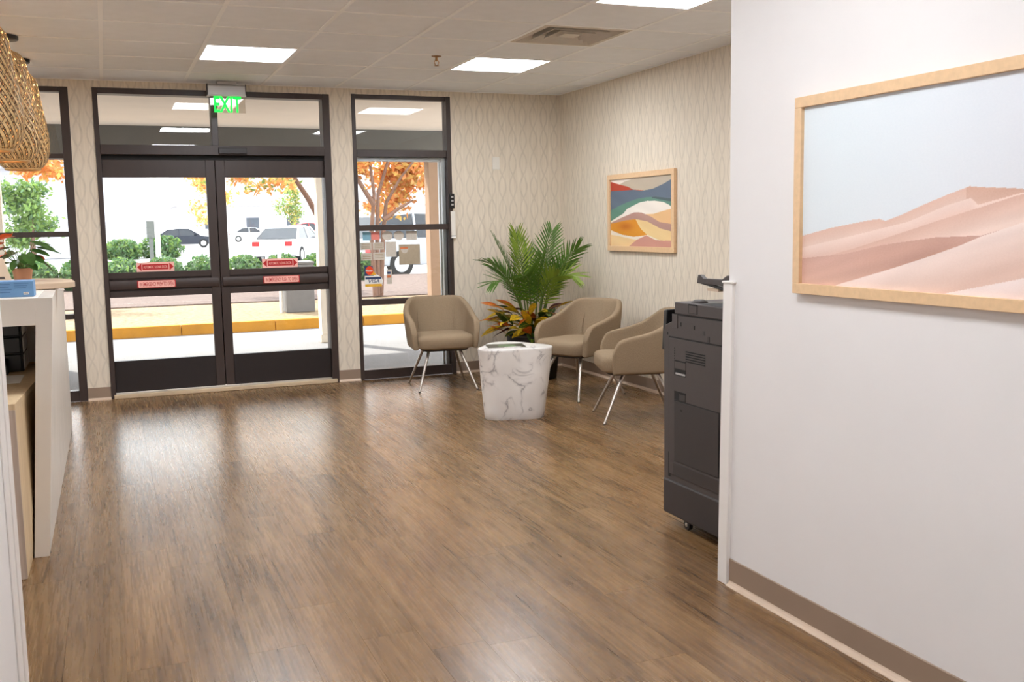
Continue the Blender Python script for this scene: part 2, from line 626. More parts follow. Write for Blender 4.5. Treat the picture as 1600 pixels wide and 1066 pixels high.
# front wall: piers around the shop front and the strip above it
w = MB()
w.box(XL, -2.75, 0, 0.18, 0, CZ)
w.box(-0.722, -0.55, 0, 0.18, 0, CZ)
w.box(1.30, 1.49, 0, 0.18, 0, CZ)
w.box(2.377, XR + 0.15, 0, 0.18, 0, CZ)
w.box(-2.75, -0.722, 0, 0.18, 2.455, CZ)
w.box(-0.55, 1.30, 0, 0.18, 2.457, CZ)
w.box(1.49, 2.377, 0, 0.18, 2.468, CZ)
tag(w.build('wall_front', 'wallpaper'), 'front wall with beige trellis wallpaper around the entrance doors', 'wall', kind='structure')
tag(MB().box(XR, XR + 0.15, -5.56, 0, 0, CZ).build('wall_right', 'wallpaper'), 'right wall with beige trellis wallpaper behind the chairs', 'wall', kind='structure')
w = MB().box(1.55, 1.69, YB, -5.56, 0, CZ).box(1.69, XR + 0.15, -5.70, -5.56, 0, CZ)
tag(w.build('wall_corridor_right', 'paint_white'), 'plain white near wall with the dune picture on it', 'wall', kind='structure')
w = MB().box(-0.93, -0.805, YB, -5.6, 0, CZ).box(XL, -0.93, -5.74, -5.6, 0, CZ)
tag(w.build('wall_corridor_left', 'paint_white'), 'white wall end at the left edge of the picture', 'wall', kind='structure')
tag(MB().box(XL - 0.15, XL, -5.74, 0.18, 0, CZ).build('wall_left', 'paint_white'), 'white wall behind the reception desk', 'wall', kind='structure')
tag(MB().box(-0.93, 1.69, YB - 0.15, YB, 0, CZ).build('wall_back', 'paint_white'), 'white wall at the back end of the corridor', 'wall', kind='structure')

# door casing on the left wall end
t = thing('trim_1', 'white casing with a fine groove on the left wall end', 'trim', (-0.8, -5.6, 0), kind='structure')
MB().box(-0.805, -0.797, -5.69, -5.598, 0, CZ - 0.005).build('casing_board', 'paint_trim', t, bevel=0.002)
MB().box(-0.805, -0.800, -5.80, -5.695, 0, CZ - 0.005).build('casing_back_band', 'paint_trim', t, bevel=0.002)

# corner guard at the end of the right corridor wall
t = thing('trim_2', 'white waist-high corner guard at the end of the near right wall', 'trim', (1.55, -5.56, 0), kind='structure')
g = MB().hexa([(1.535, -5.575, 0), (1.60, -5.575, 0), (1.60, -5.515, 0), (1.535, -5.515, 0), (1.535, -5.597, 1.12), (1.60, -5.597, 1.12), (1.60, -5.542, 1.12), (1.535, -5.542, 1.12)])
g.build('guard_board', 'paint_trim', t, bevel=0.003)
MB().box(1.532, 1.60, -5.604, -5.538, 1.12, 1.128).build('guard_cap', 'paint_trim', t, bevel=0.002)

# floor: slab and planks
fl = MB().box(XL, XR, YB, 0.0, -0.12, -0.0035).build('floor', 'wood_plank')
tag(fl, 'brown wood-look plank floor', 'floor', kind='structure')
PW, PL = 0.181, 1.22
cache = {}
ncol = 0
x = XR
while x > -2.3:
    off = random.choice((0.0, 0.42, 0.83, 0.21, 0.63, 1.02)) + random.uniform(-0.08, 0.08)
    y1 = 0.0
    first = True
    while y1 > -7.45:
        ln = PL if not first else max(0.2, PL - off % PL)
        first = False
        key = round(ln, 2)
        ln = key
        if key not in cache:
            cache[key] = MB().box(-PW / 2 + 0.0004, PW / 2 - 0.0004, -ln / 2 + 0.0005, ln / 2 - 0.0005, -0.0035, 0.0).mesh('plank', 'wood_plank')
        p = link('plank', cache[key], fl)
        p.location = (x - PW / 2, y1 - ln / 2, 0)
        y1 -= ln
    x -= PW

# baseboards (cove profile: thin upright with a curved toe)
def cove(name, a, b, nrm, label):
    """a, b: ends along the wall at floor level; nrm: direction into the room"""
    a, b, nrm = Vector(a), Vector(b), Vector(nrm)
    t = thing(name, label, 'baseboard', a, kind='structure')
    up = Vector((0, 0, 1))
    def sweep(prof, nm, mt):
        r = [[p + nrm * u + up * v for u, v in prof] for p in (a, b)]
        MB().loops(r).build(nm, mt, t)
    sweep([(0, 0.02), (0.004, 0.02), (0.004, 0.1), (0.0015, 0.103), (0, 0.103)], 'upright', 'baseboard_vinyl')
    sweep([(0, 0), (0.02, 0), (0.02, 0.003), (0.011, 0.008), (0.006, 0.015), (0.004, 0.02), (0, 0.02)], 'toe', 'baseboard_toe_lit')
cove('baseboard_corridor_right', (1.55, -5.577, 0), (1.55, YB, 0), (-1, 0, 0), 'taupe baseboard along the near white wall')
cove('baseboard_right', (XR, -5.56, 0), (XR, 0, 0), (-1, 0, 0), 'taupe baseboard below the wallpapered right wall')
cove('baseboard_front_corner', (2.377, 0, 0), (XR, 0, 0), (0, -1, 0), 'taupe baseboard in the corner behind the palm')
cove('baseboard_front_pier', (1.30, 0, 0), (1.49, 0, 0), (0, -1, 0), 'short taupe baseboard between doors and right window')
cove('baseboard_front_left', (-0.722, 0, 0), (-0.55, 0, 0), (0, -1, 0), 'short taupe baseboard between doors and left window')

# ceiling: deck, grid bars, tiles
ce = tag(MB().box(XL, XR, YB, 0, CZ + 0.045, CZ + 0.15).build('ceiling', 'ceiling_deck'), 'suspended ceiling of white square tiles', 'ceiling', kind='structure')
c0 = int(math.floor((XL - TX0) / TS))
c1 = int(math.ceil((XR - TX0) / TS))
r1 = int(math.ceil((TY0 - YB) / TS))
BW = 0.012
for c in range(c0, c1 + 1):
    gx = TX0 + c * TS
    if XL < gx < XR:
        MB().box(gx - BW, gx + BW, YB, 0, CZ, CZ + 0.006).box(gx - 0.002, gx + 0.002, YB, 0, CZ + 0.006, CZ + 0.03).build('grid_bar', 'grid_white', ce)
for r in range(0, r1 + 1):
    gy = TY0 - r * TS
    if gy > YB:
        MB().box(XL, XR, gy - BW, gy + BW, CZ + 0.0004, CZ + 0.006).build('grid_bar', 'grid_white', ce)
MB().box(XR - 0.02, XR, -5.56, 0, CZ - 0.001, CZ + 0.006).build('wall_angle', 'grid_white', ce)
MB().box(XL, XR, -0.02, 0, CZ - 0.001, CZ + 0.006).build('wall_angle', 'grid_white', ce)
LIGHTS = [(1, 1), (4, 1), (4, 5), (1, 5), (-3, 1), (-3, 5), (1, 9), (1, 13)]
VENTS = [(4, 3)]
tiles = {}
for c in range(c0, c1):
    for r in range(-1, r1):
        if (c, r) in LIGHTS or (c, r) in VENTS:
            continue
        xa, xb = max(XL, TX0 + c * TS), min(XR, TX0 + (c + 1) * TS)
        ya, yb = max(YB, TY0 - (r + 1) * TS), min(0, TY0 - r * TS)
        if xb - xa < 0.03 or yb - ya < 0.03:
            continue
        key = (round(xb - xa, 3), round(yb - ya, 3))
        if key not in tiles:
            a, b2 = key[0] / 2, key[1] / 2
            tiles[key] = MB().box(-a + 0.001, a - 0.001, -b2 + 0.001, b2 - 0.001, 0, 0.015).mesh('ceiling_tile', 'tile')
        p = link('ceiling_tile', tiles[key], ce)
        p.location = ((xa + xb) / 2, (ya + yb) / 2, CZ + 0.0032)

# light panels set into the grid
LL = {(1, 1): 'lit square ceiling panel near the exit sign', (4, 1): 'lit square ceiling panel beside the sprinkler head', (4, 5): 'lit square ceiling panel at the top edge, in front of the air vent', (1, 5): 'lit square ceiling panel above the middle of the plank floor', (-3, 1): 'lit square ceiling panel over the back of the reception desk, by the window', (-3, 5): 'lit square ceiling panel over the near end of the reception desk', (1, 9): 'lit square ceiling panel in the corridor, first before the camera', (1, 13): 'lit square ceiling panel at the back end of the corridor'}
for c, r in LIGHTS:
    cx, cy = TX0 + (c + 0.5) * TS, TY0 - (r + 0.5) * TS
    h = TS / 2
    t = thing('ceiling_light', LL[(c, r)], 'ceiling light', (cx, cy, CZ), group='square light panels in the ceiling')
    i = h - 0.022
    f = MB()
    for (xa, xb, ya, yb) in ((-h + 0.013, h - 0.013, -h + 0.013, -i), (-h + 0.013, h - 0.013, i, h - 0.013), (-h + 0.013, -i, -i, i), (i, h - 0.013, -i, i)):
        f.box(xa, xb, ya, yb, 0.0, 0.03)
    f.build('panel_frame', 'grid_white', t, local=True)
    MB().box(-i, i, -i, i, 0.006, 0.012).build('diffuser', 'light_diffuser', t, local=True)

# air vent
cx, cy = TX0 + 4.5 * TS, TY0 - 3.5 * TS
t = thing('air_vent', 'square louvred air vent set into the ceiling', 'air vent', (cx, cy, CZ))
MB().box(-0.29, 0.29, -0.29, 0.29, 0.10, 0.105).build('duct_backing', 'vent_dark', t, local=True)
f = MB()
for s0, s1, z0, z1 in ((0.292, 0.262, 0.0, 0.0),):
    for (xa, xb, ya, yb) in ((-s0, s0, -s0, -s1), (-s0, s0, s1, s0), (-s0, -s1, -s1, s1), (s1, s0, -s1, s1)):
        f.box(xa, xb, ya, yb, 0.0, 0.006)
f.build('vent_frame', 'vent_white', t, local=True)
for s0 in (0.255, 0.19, 0.125):
    ring = []
    for s_, z in ((s0, 0.002), (s0 - 0.036, 0.06), (s0 - 0.039, 0.06), (s0 - 0.003, 0.0)):
        ring.append([(-s_, -s_, z), (s_, -s_, z), (s_, s_, z), (-s_, s_, z)])
    ring.append(ring[0])
    MB().loops(ring, cap0=False, cap1=False).build('louvre', 'vent_white', t, local=True)
MB().box(-0.06, 0.06, -0.06, 0.06, 0.004, 0.01).build('centre_plate', 'vent_white', t, local=True)

# sprinkler
t = thing('sprinkler_head', 'small brass sprinkler head hanging from the ceiling', 'sprinkler', (1.692, -1.77, CZ))
MB().lathe([(0.034, 0.006), (0.036, 0.0), (0.03, -0.004), (0.012, -0.008)], 20).build('escutcheon', 'brass', t, True, local=True)
b_ = MB().lathe([(0.009, -0.006), (0.009, -0.03), (0.006, -0.034)], 12)
b_.tube([(-0.008, 0, -0.025), (-0.016, 0, -0.04), (-0.012, 0, -0.055), (0, 0, -0.062)], 0.003, 6)
b_.tube([(0.008, 0, -0.025), (0.016, 0, -0.04), (0.012, 0, -0.055), (0, 0, -0.062)], 0.003, 6)
b_.build('nozzle', 'brass', t, True, local=True)
MB().lathe([(0.016, -0.062), (0.017, -0.065), (0.004, -0.066)], 16).build('deflector', 'brass', t, True, local=True)

# ------------------------------------------------------------------ shop front
def pane(name, x0, x1, z0, z1, y, parent):
    return MB().box(x0, x1, y, y + 0.006, z0, z1).build(name, 'window_glass', parent)

def bar(name, x0, x1, z0, z1, parent, y0=0.012, y1=0.10, mt='bronze', bevel=0.003):
    return MB().box(x0, x1, y0, y1, z0, z1).build(name, mt, parent, bevel=bevel)

# left window
t = thing('window_1', 'left shop window with dark bronze bars behind the desk', 'window', (-1.7, 0, 0), kind='structure')
bar('stile', -0.785, -0.723, 0, 2.455, t, 0.0, 0.12)
bar('stile', -2.75, -2.70, 0, 2.455, t, 0.0, 0.12)
bar('mullion', -1.78, -1.73, 0.08, 2.42, t)
for z0, z1 in ((2.418, 2.455), (1.911, 1.948), (1.306, 1.348), (0.658, 0.697), (0.0, 0.085)):
    bar('rail', -2.70, -0.785, z0, z1, t)
for xa, xb in ((-2.70, -1.78), (-1.73, -0.785)):
    for z0, z1 in ((0.085, 0.658), (0.697, 1.306), (1.348, 1.911), (1.948, 2.418)):
        pane('pane', xa, xb, z0, z1, 0.055, t)

# door surround and transom
t = thing('window_2', 'transom window and dark bronze frame over the sliding doors', 'window', (0.37, 0, 0), kind='structure')
bar('jamb', -0.55, -0.513, 0, 2.457, t, -0.012, 0.14)
bar('jamb', 1.240, 1.30, 0, 2.457, t, -0.012, 0.14)
bar('head_bar', -0.513, 1.240, 2.412, 2.457, t, -0.008, 0.12)
bar('mullion', 0.333, 0.385, 2.018, 2.412, t, 0.0, 0.12)
bar('header', -0.513, 1.240, 1.942, 2.018, t, -0.03, 0.14)
bar('track_gap_shade', -0.513, 1.240, 1.90, 1.942, t, 0.025, 0.14, 'gap_black')  # black bar standing in for the shade in the door track gap
MB().box(0.375, 0.60, -0.055, -0.03, 1.952, 2.0).build('motion_sensor', 'bronze_dark', t, bevel=0.004)
pane('pane', -0.513, 0.333, 2.018, 2.412, 0.06, t)
pane('pane', 0.385, 1.240, 2.018, 2.412, 0.06, t)
tag(MB().box(-0.53, 1.28, -0.035, 0.15, 0.0, 0.035).build('trim_3', 'threshold', bevel=0.006), 'tan threshold strip under the sliding doors', 'threshold', kind='structure')

def door(name, label, x0, x1, gx0, gx1, stk0, stk1, side):
    t = thing(name, label, 'door', ((x0 + x1) / 2, 0.03, 0.035), kind='structure')
    Y0, Y1 = 0.02, 0.07
    bar('stile', x0, gx0, 0.045, 1.905, t, Y0, Y1)
    bar('stile', gx1, x1, 0.045, 1.905, t, Y0, Y1)
    bar('top_rail', gx0, gx1, 1.766, 1.905, t, Y0, Y1)
    bar('middle_rail', gx0, gx1, 0.815, 1.010, t, Y0 + 0.012, Y1)
    bar('rail_lip', gx0, gx1, 0.962, 1.012, t, Y0 - 0.002, Y0 + 0.014)
    bar('rail_lip', gx0, gx1, 0.813, 0.862, t, Y0 - 0.002, Y0 + 0.014)
    bar('kick_panel', gx0, gx1, 0.045, 0.300, t, Y0 - 0.004, Y1, 'bronze_dark')
    xa, xb = (gx0, x1 - 0.012) if side < 0 else (x0 + 0.012, gx1)
    pb = MB().prism([(Y0 - 0.014, 0.874), (Y0 + 0.02, 0.870), (Y0 + 0.02, 0.954), (Y0 - 0.014, 0.950), (Y0 - 0.024, 0.912)], xa, xb, 'x').build('push_bar', 'bronze', t, bevel=0.004)
    if side > 0:
        bar('meeting_strip', x0 - 0.02, x0 + 0.004, 0.045, 1.905, t, Y1 - 0.004, Y1 + 0.012, 'gap_black', 0)
    pane('pane', gx0, gx1, 1.010, 1.766, 0.042, t)
    pane('pane', gx0, gx1, 0.300, 0.815, 0.042, t)
    # sticker on the upper pane
    cx = (stk0 + stk1) / 2
    wd = stk1 - stk0
    y = 0.0415
    s = MB().prism(rrect(stk0, stk1, 1.012, 1.088, 0.004), y - 0.0008, y, 'y', 0)
    y -= 0.0012
    hz = 1.050
    for sg in (-1, 1):
        e = cx + sg * wd * 0.485
        s.face([(e, y, hz), (e - sg * 0.034, y, hz + 0.031), (e - sg * 0.034, y, hz - 0.031)], 1)
    s.face([(cx - wd * 0.345, y, hz - 0.022), (cx + wd * 0.345, y, hz - 0.022), (cx + wd * 0.345, y, hz + 0.022), (cx - wd * 0.345, y, hz + 0.022)], 1)
    s.text('AUTOMATIC SLIDING DOOR', cx, hz, wd * 0.63, 0.022, y - 0.0006, 0)
    tag(s.build('arrow_sticker', ['sign_pink', 'sign_red'], t, recalc=False), 'red two-headed arrow sticker reading AUTOMATIC SLIDING DOOR')
    y = Y0 - 0.0245
    s = MB().box(stk0 - 0.002, stk1 + 0.002, y, y + 0.02, 0.884, 0.944, 1)
    y -= 0.0006
    s.prism(rrect(stk0 + 0.006, stk1 - 0.006, 0.888, 0.940, 0.006), y - 0.0004, y, 'y', 0)
    s.text('IN EMERGENCY PUSH TO OPEN', cx, 0.914, wd * 0.88, 0.032, y - 0.001, 1)
    tag(s.build('push_sticker', ['sign_pink', 'sign_red'], pb, recalc=False), 'pink sticker reading IN EMERGENCY PUSH TO OPEN')
door('door_1', 'left sliding glass door leaf with dark bronze frame', -0.53, 0.343, -0.513, 0.272, -0.302, -0.012, -1)
door('door_2', 'right sliding glass door leaf with dark bronze frame', 0.349, 1.255, 0.421, 1.238, 0.692, 0.990, 1)

# right window
t = thing('window_3', 'tall narrow shop window right of the doors with stickers on it', 'window', (1.93, 0, 0), kind='structure')
bar('stile', 1.49, 1.524, 0, 2.468, t, -0.006, 0.12)
bar('stile', 2.338, 2.377, 0, 2.468, t, -0.006, 0.12)
for z0, z1 in ((2.432, 2.468), (1.940, 2.002), (1.306, 1.355), (0.656, 0.707), (0.0, 0.085)):
    bar('rail', 1.524, 2.338, z0, z1, t)
for z0, z1 in ((0.085, 0.656), (0.707, 1.306), (1.355, 1.940), (2.002, 2.432)):
    pane('pane', 1.524, 2.338, z0, z1, 0.055, t)
bar('channel', 2.277, 2.296, 0.085, 1.940, t, 0.065, 0.10, 'aluminium', 0.002)
bar('channel', 2.306, 2.336, 0.085, 1.940, t, 0.062, 0.11, 'aluminium', 0.002)
bar('channel', 1.524, 2.338, 1.905, 1.938, t, 0.065, 0.11, 'aluminium', 0.002)
def wx(px):
    return 1.516 + (px - 561) / 140.0 * 0.82
def wz(py):
    return 1.306 - (py - 361) * (0.599 / 108)
SY = 0.0545
def stick(nm, x0, x1, y0, y1, mt, lab=None, extra=None, mats=None):
    s = MB().box(wx(x0), wx(x1), SY - 0.0006, SY, wz(y1), wz(y0), 0)
    if extra:
        extra(s)
    o = s.build(nm, mats or [mt], t, recalc=not extra)
    if lab:
        tag(o, lab)
stick('square_sticker', 569, 581.5, 363, 376, 'sticker_blue', 'pale blue square sticker')
stick('square_sticker', 582, 595, 363, 375.5, 'sticker_salmon', 'salmon red square sticker')
for c in (607, 624.5):
    p = [(wx(c) + 0.047 * math.cos(a * math.pi / 12), wz(369.5) + 0.041 * math.sin(a * math.pi / 12)) for a in range(24)]
    tag(MB().prism(p, SY - 0.0006, SY, 'y').build('round_sticker', 'sticker_grey', t), 'pale grey round sticker')
stick('square_sticker', 636, 653, 362.5, 377, 'sticker_grey')
for a in ((565, 582, 379.5, 391), (584, 601, 379.5, 391), (565.5, 582.5, 396, 407.5), (584, 602, 395.5, 407)):
    def lines(s, a=a):
        for k in range(3):
            z = wz(a[2] + (a[3] - a[2]) * (0.25 + 0.25 * k))
            s.box(wx(a[0] + 2.5), wx(a[1] - 2), SY - 0.0012, SY - 0.0006, z - 0.004, z + 0.004, 1)
    stick('notice_sticker', *a, 'sticker_grey', extra=lines, mats=['sticker_grey', 'sticker_tan'])
stick('notice_sticker', 603.5, 620, 379, 403, 'sticker_grey')
def ora(s):
    s.box(wx(626), wx(638), SY - 0.0012, SY - 0.0006, wz(391), wz(388), 1)
    p = [(wx(633) + 0.035 * math.cos(a * math.pi / 8), wz(390) + 0.045 * math.sin(a * math.pi / 8)) for a in range(8, 17)]
    s.prism(p, SY - 0.0009, SY - 0.0006, 'y', 2)
stick('paper_notice', 624, 657, 384, 416, 'sticker_tan', 'tan paper notice seen from its back', ora, ['sticker_tan', 'sticker_orange', 'sticker_grey'])
# payment cards sticker
s = MB()
X_ = lambda px: wx(px)
Z_ = lambda py: wz(py)
y = SY - 0.0006
s.prism([(X_(570), Z_(449)), (X_(596), Z_(449)), (X_(598), Z_(440)), (X_(596), Z_(435)), (X_(590), Z_(431)), (X_(584), Z_(428)), (X_(570), Z_(428))], y, SY, 'y', 1)
s.prism([(X_(570), Z_(432)), (X_(584), Z_(432)), (X_(584), Z_(428)), (X_(582.6), Z_(416)), (X_(570), Z_(416))], y - 0.0003, SY - 0.0003, 'y', 2)
s.prism([(X_(578), Z_(431)), (X_(588), Z_(431)), (X_(584), Z_(425)), (X_(579), Z_(423))], y - 0.0005, SY - 0.0005, 'y', 3)
p = [(X_(577.6) + 0.034 * math.cos(a * math.pi / 12), Z_(423.6) + 0.038 * math.sin(a * math.pi / 12)) for a in range(24)]
s.prism(p, y - 0.0008, SY - 0.0006, 'y', 0)
s.box(X_(571), X_(595.5), y - 0.0004, SY, Z_(437.5), Z_(434), 2)
s.box(X_(570.5), X_(596), y - 0.0004, SY, Z_(449), Z_(445), 3)
s.text('VISA', X_(584), Z_(440.7), 0.098, 0.031, y - 0.0012, 2, shear=0.25)
s.text('Master', X_(577.3), Z_(423.6), 0.062, 0.02, y - 0.0014, 1)
tag(s.build('card_sticker', ['card_orange', 'paper', 'card_navy', 'card_gold'], t, recalc=False), 'payment card sticker with orange disc and VISA lettering')
s = MB().box(X_(604), X_(612), y, SY, Z_(446), Z_(423), 0)
s.box(X_(604.6), X_(610.5), y - 0.0006, y, Z_(436), Z_(432), 1)
s.box(X_(605), X_(610), y - 0.0006, y, Z_(430), Z_(426.5), 2)
tag(s.build('label_sticker', ['sticker_grey', 'sticker_orange', 'card_navy'], t, recalc=False), 'small upright sticker with orange and navy marks')

# devices on the right window frame
t = thing('door_key_box', 'small black box with keys on the right window frame', 'lock box', (2.366, -0.02, 1.49))
MB().box(2.345, 2.388, -0.03, -0.006, 1.49, 1.62).build('case', 'gloss_black', t, bevel=0.003)
for k in range(3):
    MB().box(2.356, 2.377, -0.033, -0.03, 1.515 + 0.034 * k, 1.530 + 0.034 * k).build('button', 'plastic_silver', t, bevel=0.001)
t = thing('paper_holder', 'narrow white wall holder below the black box on the window frame', 'holder', (2.37, -0.02, 1.22))
MB().box(2.352, 2.392, -0.034, -0.006, 1.245, 1.465).build('case', 'plastic_white', t, bevel=0.003)
MB().box(2.352, 2.392, -0.035, -0.006, 1.225, 1.243).build('base', 'paper', t, bevel=0.002)
MB().box(2.351, 2.393, -0.0355, -0.0062, 1.243, 1.248).build('blue_line', 'card_navy', t)

# wall plate
t = thing('wall_plate', 'blank cream wall plate on the wallpapered front wall', 'wall plate', (2.79, 0, 1.86))
MB().box(2.765, 2.835, -0.007, 0, 1.835, 1.945).build('plate', 'plastic_white', t, bevel=0.003)
for z in (1.86, 1.92):
    MB().lathe([(0.003, 0), (0.003, 0.001)], 8).build('screw', 'plastic_white', t).matrix_local = t.matrix_basis.inverted() @ Matrix.Translation((2.80, -0.007, z)) @ Matrix.Rotation(math.pi / 2, 4, 'X')

# exit sign
t = thing('exit_sign', 'green lettered EXIT sign with silver housing hanging over the doors', 'exit sign', (0.445, -0.15, CZ))
MB().box(0.375, 0.525, -0.185, -0.115, 2.487, CZ).build('mount', 'plastic_silver', t, bevel=0.002)
hp = [(-0.185, 2.405), (-0.115, 2.405), (-0.115, 2.475), (-0.13, 2.489), (-0.17, 2.489), (-0.185, 2.475)]
MB().prism(hp, 0.300, 0.592, 'x').build('housing', 'plastic_silver', t, bevel=0.003)
for xa in (0.296, 0.592):
    MB().box(xa, xa + 0.004, -0.188, -0.112, 2.40, 2.491).build('end_cap', 'bronze_dark', t, bevel=0.001)
MB().box(0.296, 0.596, -0.188, -0.112, 2.397, 2.405).build('housing_lip', 'plastic_silver', t)
pl_ = MB().box(0.318, 0.590, -0.154, -0.147, 2.268, 2.399).build('acrylic_plate', 'acrylic', t)
s = MB()
s.text('EXIT', 0.452, 2.334, 0.212, 0.126, -0.1555, bold=0.022)
me_ = s.build('lettering', 'exit_green', pl_, recalc=False)

# ------------------------------------------------------------------ reception desk
t = thing('reception_desk', 'pale laminate reception desk with slanted front panel at the left', 'desk', (-1.0, -2.6, 0))
def slab(y0, y1, zt, xb0, xt0, xb1, xt1, th, nm, mats):
    g = MB()
    g.hexa([(xb0 - th, y0, 0), (xb0, y0, 0), (xb1, y1, 0), (xb1 - th, y1, 0), (xt0 - th, y0, zt), (xt0, y0, zt), (xt1, y1, zt), (xt1 - th, y1, zt)])
    return g.build(nm, mats, t, bevel=0.002)
slab(-4.11, -3.35, 1.08, -0.818, -0.738, -0.816, -0.755, 0.056, 'front_panel', 'laminate_grain')
MB().hexa([(-0.872, -3.35, 0), (-0.816, -3.35, 0), (-0.811, -1.13, 0), (-0.867, -1.13, 0), (-0.811, -3.35, 1.08), (-0.755, -3.35, 1.08), (-0.806, -1.13, 0.955), (-0.862, -1.13, 0.955)]).build('front_panel', 'laminate_grain', t, bevel=0.002)
MB().box(-1.75, -0.797, -4.104, -3.36, 0.972, 1.081).build('top_shelf', 'laminate_white', t, bevel=0.003)
MB().hexa([(-0.876, -4.114, 0), (-0.817, -4.114, 0), (-0.817, -4.104, 0), (-0.876, -4.104, 0), (-0.80, -4.114, 1.081), (-0.737, -4.114, 1.081), (-0.737, -4.104, 1.081), (-0.80, -4.104, 1.081)]).build('edge_panel', 'laminate_white', t, bevel=0.001)
MB().box(-1.75, -0.785, -4.1136, -4.1036, 0.97, 1.081).build('shelf_edge', 'laminate_white', t, bevel=0.001)
MB().box(-1.75, -0.80, -3.08, -3.05, 0.70, 0.972).build('back_panel', 'laminate_white', t)
MB().box(-1.75, -1.70, -3.9, -1.2, 0, 0.70).build('side_panel', 'laminate_white', t)
MB().box(-1.75, -0.83, -3.05, -1.2, 0.66, 0.70).build('worktop', 'oak_light', t, bevel=0.002)
pts = [(-1.6, -3.5), (-0.80, -3.5)] + [(-0.80 + 0.13 * math.sin(a), -3.36 - 0.14 * math.cos(a)) for a in [math.pi / 14 * k for k in range(1, 8)]]
pts += [(-0.69, -3.15), (-0.76, -3.0), (-0.86, -2.93), (-1.6, -2.9)]
MB().prism(pts, 1.083, 1.112).build('ledge', 'kraft', t, bevel=0.004)

t = thing('desk_pedestal', 'light oak desk return with drawer side in front of the reception desk', 'desk', (-1.2, -3.7, 0))
def wedge(nm, z0, z1, yn, xn, xb, xt, mt, bv=0.0):
    """plan: near edge at yn, right side running back and out to meet the slanted front panel"""
    g = MB()
    xa0, xa1 = xb
    r0 = [(-1.72, yn, z0), (xn, yn, z0), (xa0, -3.55, z0), (xa0, -3.10, z0), (-1.72, -3.10, z0)]
    r1 = [(-1.72, yn, z1), (xn, yn, z1), (xt, -3.55, z1), (xt, -3.10, z1), (-1.72, -3.10, z1)]
    g.loops([r0, r1])
    return g.build(nm, mt, t, bevel=bv)
wedge('carcass', 0.0, 0.672, -4.385, -0.884, (-0.876, 0), -0.838, 'oak_light')
wedge('top', 0.672, 0.695, -4.39, -0.882, (-0.836, 0), -0.834, 'oak_light', 0.001)
MB().box(-1.72, -0.883, -4.394, -4.385, 0.003, 0.672).build('end_board', 'oak_edge', t, bevel=0.001)

def drawers():
    t = thing('drawer_unit', 'black three-drawer letter tray unit under the desk shelf', 'organizer', (-1.03, -3.42, 0.695))
    X0, X1, Y0, Y1 = -1.24, -0.915, -3.40, -3.12
    MB().box(X0, X1, Y0 + 0.012, Y1, 0.695, 0.945).build('case', 'copier_black', t, bevel=0.004)
    MB().box(X0 - 0.002, X1 + 0.002, Y0 + 0.006, Y1, 0.945, 0.965).build('lid', 'paper', t, bevel=0.004)
    for k in range(3):
        z = 0.703 + k * 0.081
        d = MB().box(X0 + 0.008, X1 - 0.008, Y0 - 0.006, Y0 + 0.014, z, z + 0.074).build('drawer', 'gloss_black', t, bevel=0.004)
        MB().box(-1.1, -1.03, Y0 - 0.014, Y0 - 0.006, z + 0.03, z + 0.042).build('pull', 'copier_black', d, bevel=0.002)
        MB().box(X1, X1 + 0.004, Y0 + 0.02, Y1 - 0.01, z + 0.002, z + 0.07).build('side_strip', 'paper', d)
drawers()
t = thing('card_terminal', 'small black card terminal in front of the drawer unit', 'terminal', (-1.03, -3.47, 0.695))
MB().hexa([(-1.10, -3.50, 0.695), (-0.975, -3.50, 0.695), (-0.975, -3.425, 0.695), (-1.10, -3.425, 0.695), (-1.10, -3.49, 0.735), (-0.975, -3.49, 0.735), (-0.975, -3.425, 0.765), (-1.10, -3.425, 0.765)]).build('body', 'gloss_black', t, bevel=0.004)
MB().hexa([(-1.06, -3.481, 0.7405), (-0.99, -3.481, 0.7405), (-0.99, -3.45, 0.756), (-1.06, -3.45, 0.756), (-1.06, -3.481, 0.742), (-0.99, -3.481, 0.742), (-0.99, -3.45, 0.7575), (-1.06, -3.45, 0.7575)]).build('screen', 'aluminium', t)
tag(MB().box(-1.12, -0.905, -3.80, -3.53, 0.695, 0.6965).build('paper_sheet', 'paper'), 'white paper sheet lying flat on the oak desk return', 'paper')
tag(MB().hexa([(-1.18, -4.02, 0.697), (-0.95, -3.99, 0.697), (-0.98, -3.72, 0.697), (-1.21, -3.75, 0.697), (-1.18, -4.02, 0.6985), (-0.95, -3.99, 0.6985), (-0.98, -3.72, 0.6985), (-1.21, -3.75, 0.6985)]).build('paper_sheet', 'paper'), 'nearer white paper sheet, turned askew on the oak desk return', 'paper')

# blue box on the desk shelf
t = thing('tissue_box', 'flat blue cardboard box with a small white label on the desk shelf', 'box', (-0.95, -3.93, 1.081))
MB().box(-1.09, -0.812, -4.0, -3.87, 1.081, 1.147).build('carton', 'blue_card', t, bevel=0.002)
pr = MB()
for k, (a, b2) in enumerate(((-0.99, -0.90), (-0.99, -0.905), (-0.99, -0.895), (-0.985, -0.9))):
    z = 1.135 - k * 0.011
    pr.box(a, b2, -4.0008, -4.0, z - 0.002, z + 0.002)
for k, (a, b2) in enumerate(((-0.885, -0.83), (-0.885, -0.835), (-0.885, -0.84))):
    z = 1.137 - k * 0.009
    pr.box(a, b2, -4.0008, -4.0, z - 0.0015, z + 0.0015)
pr.build('print_lines', 'blue_print', t)
lb = MB().box(-0.851, -0.832, -4.001, -4.0, 1.091, 1.101).build('white_label', 'paper', t)
lp = MB()
for k in range(5):
    lp.box(-0.8485 + k * 0.003, -0.847 + k * 0.003, -4.0015, -4.001, 1.093, 1.099)
lp.build('bar_print', 'ink', lb)

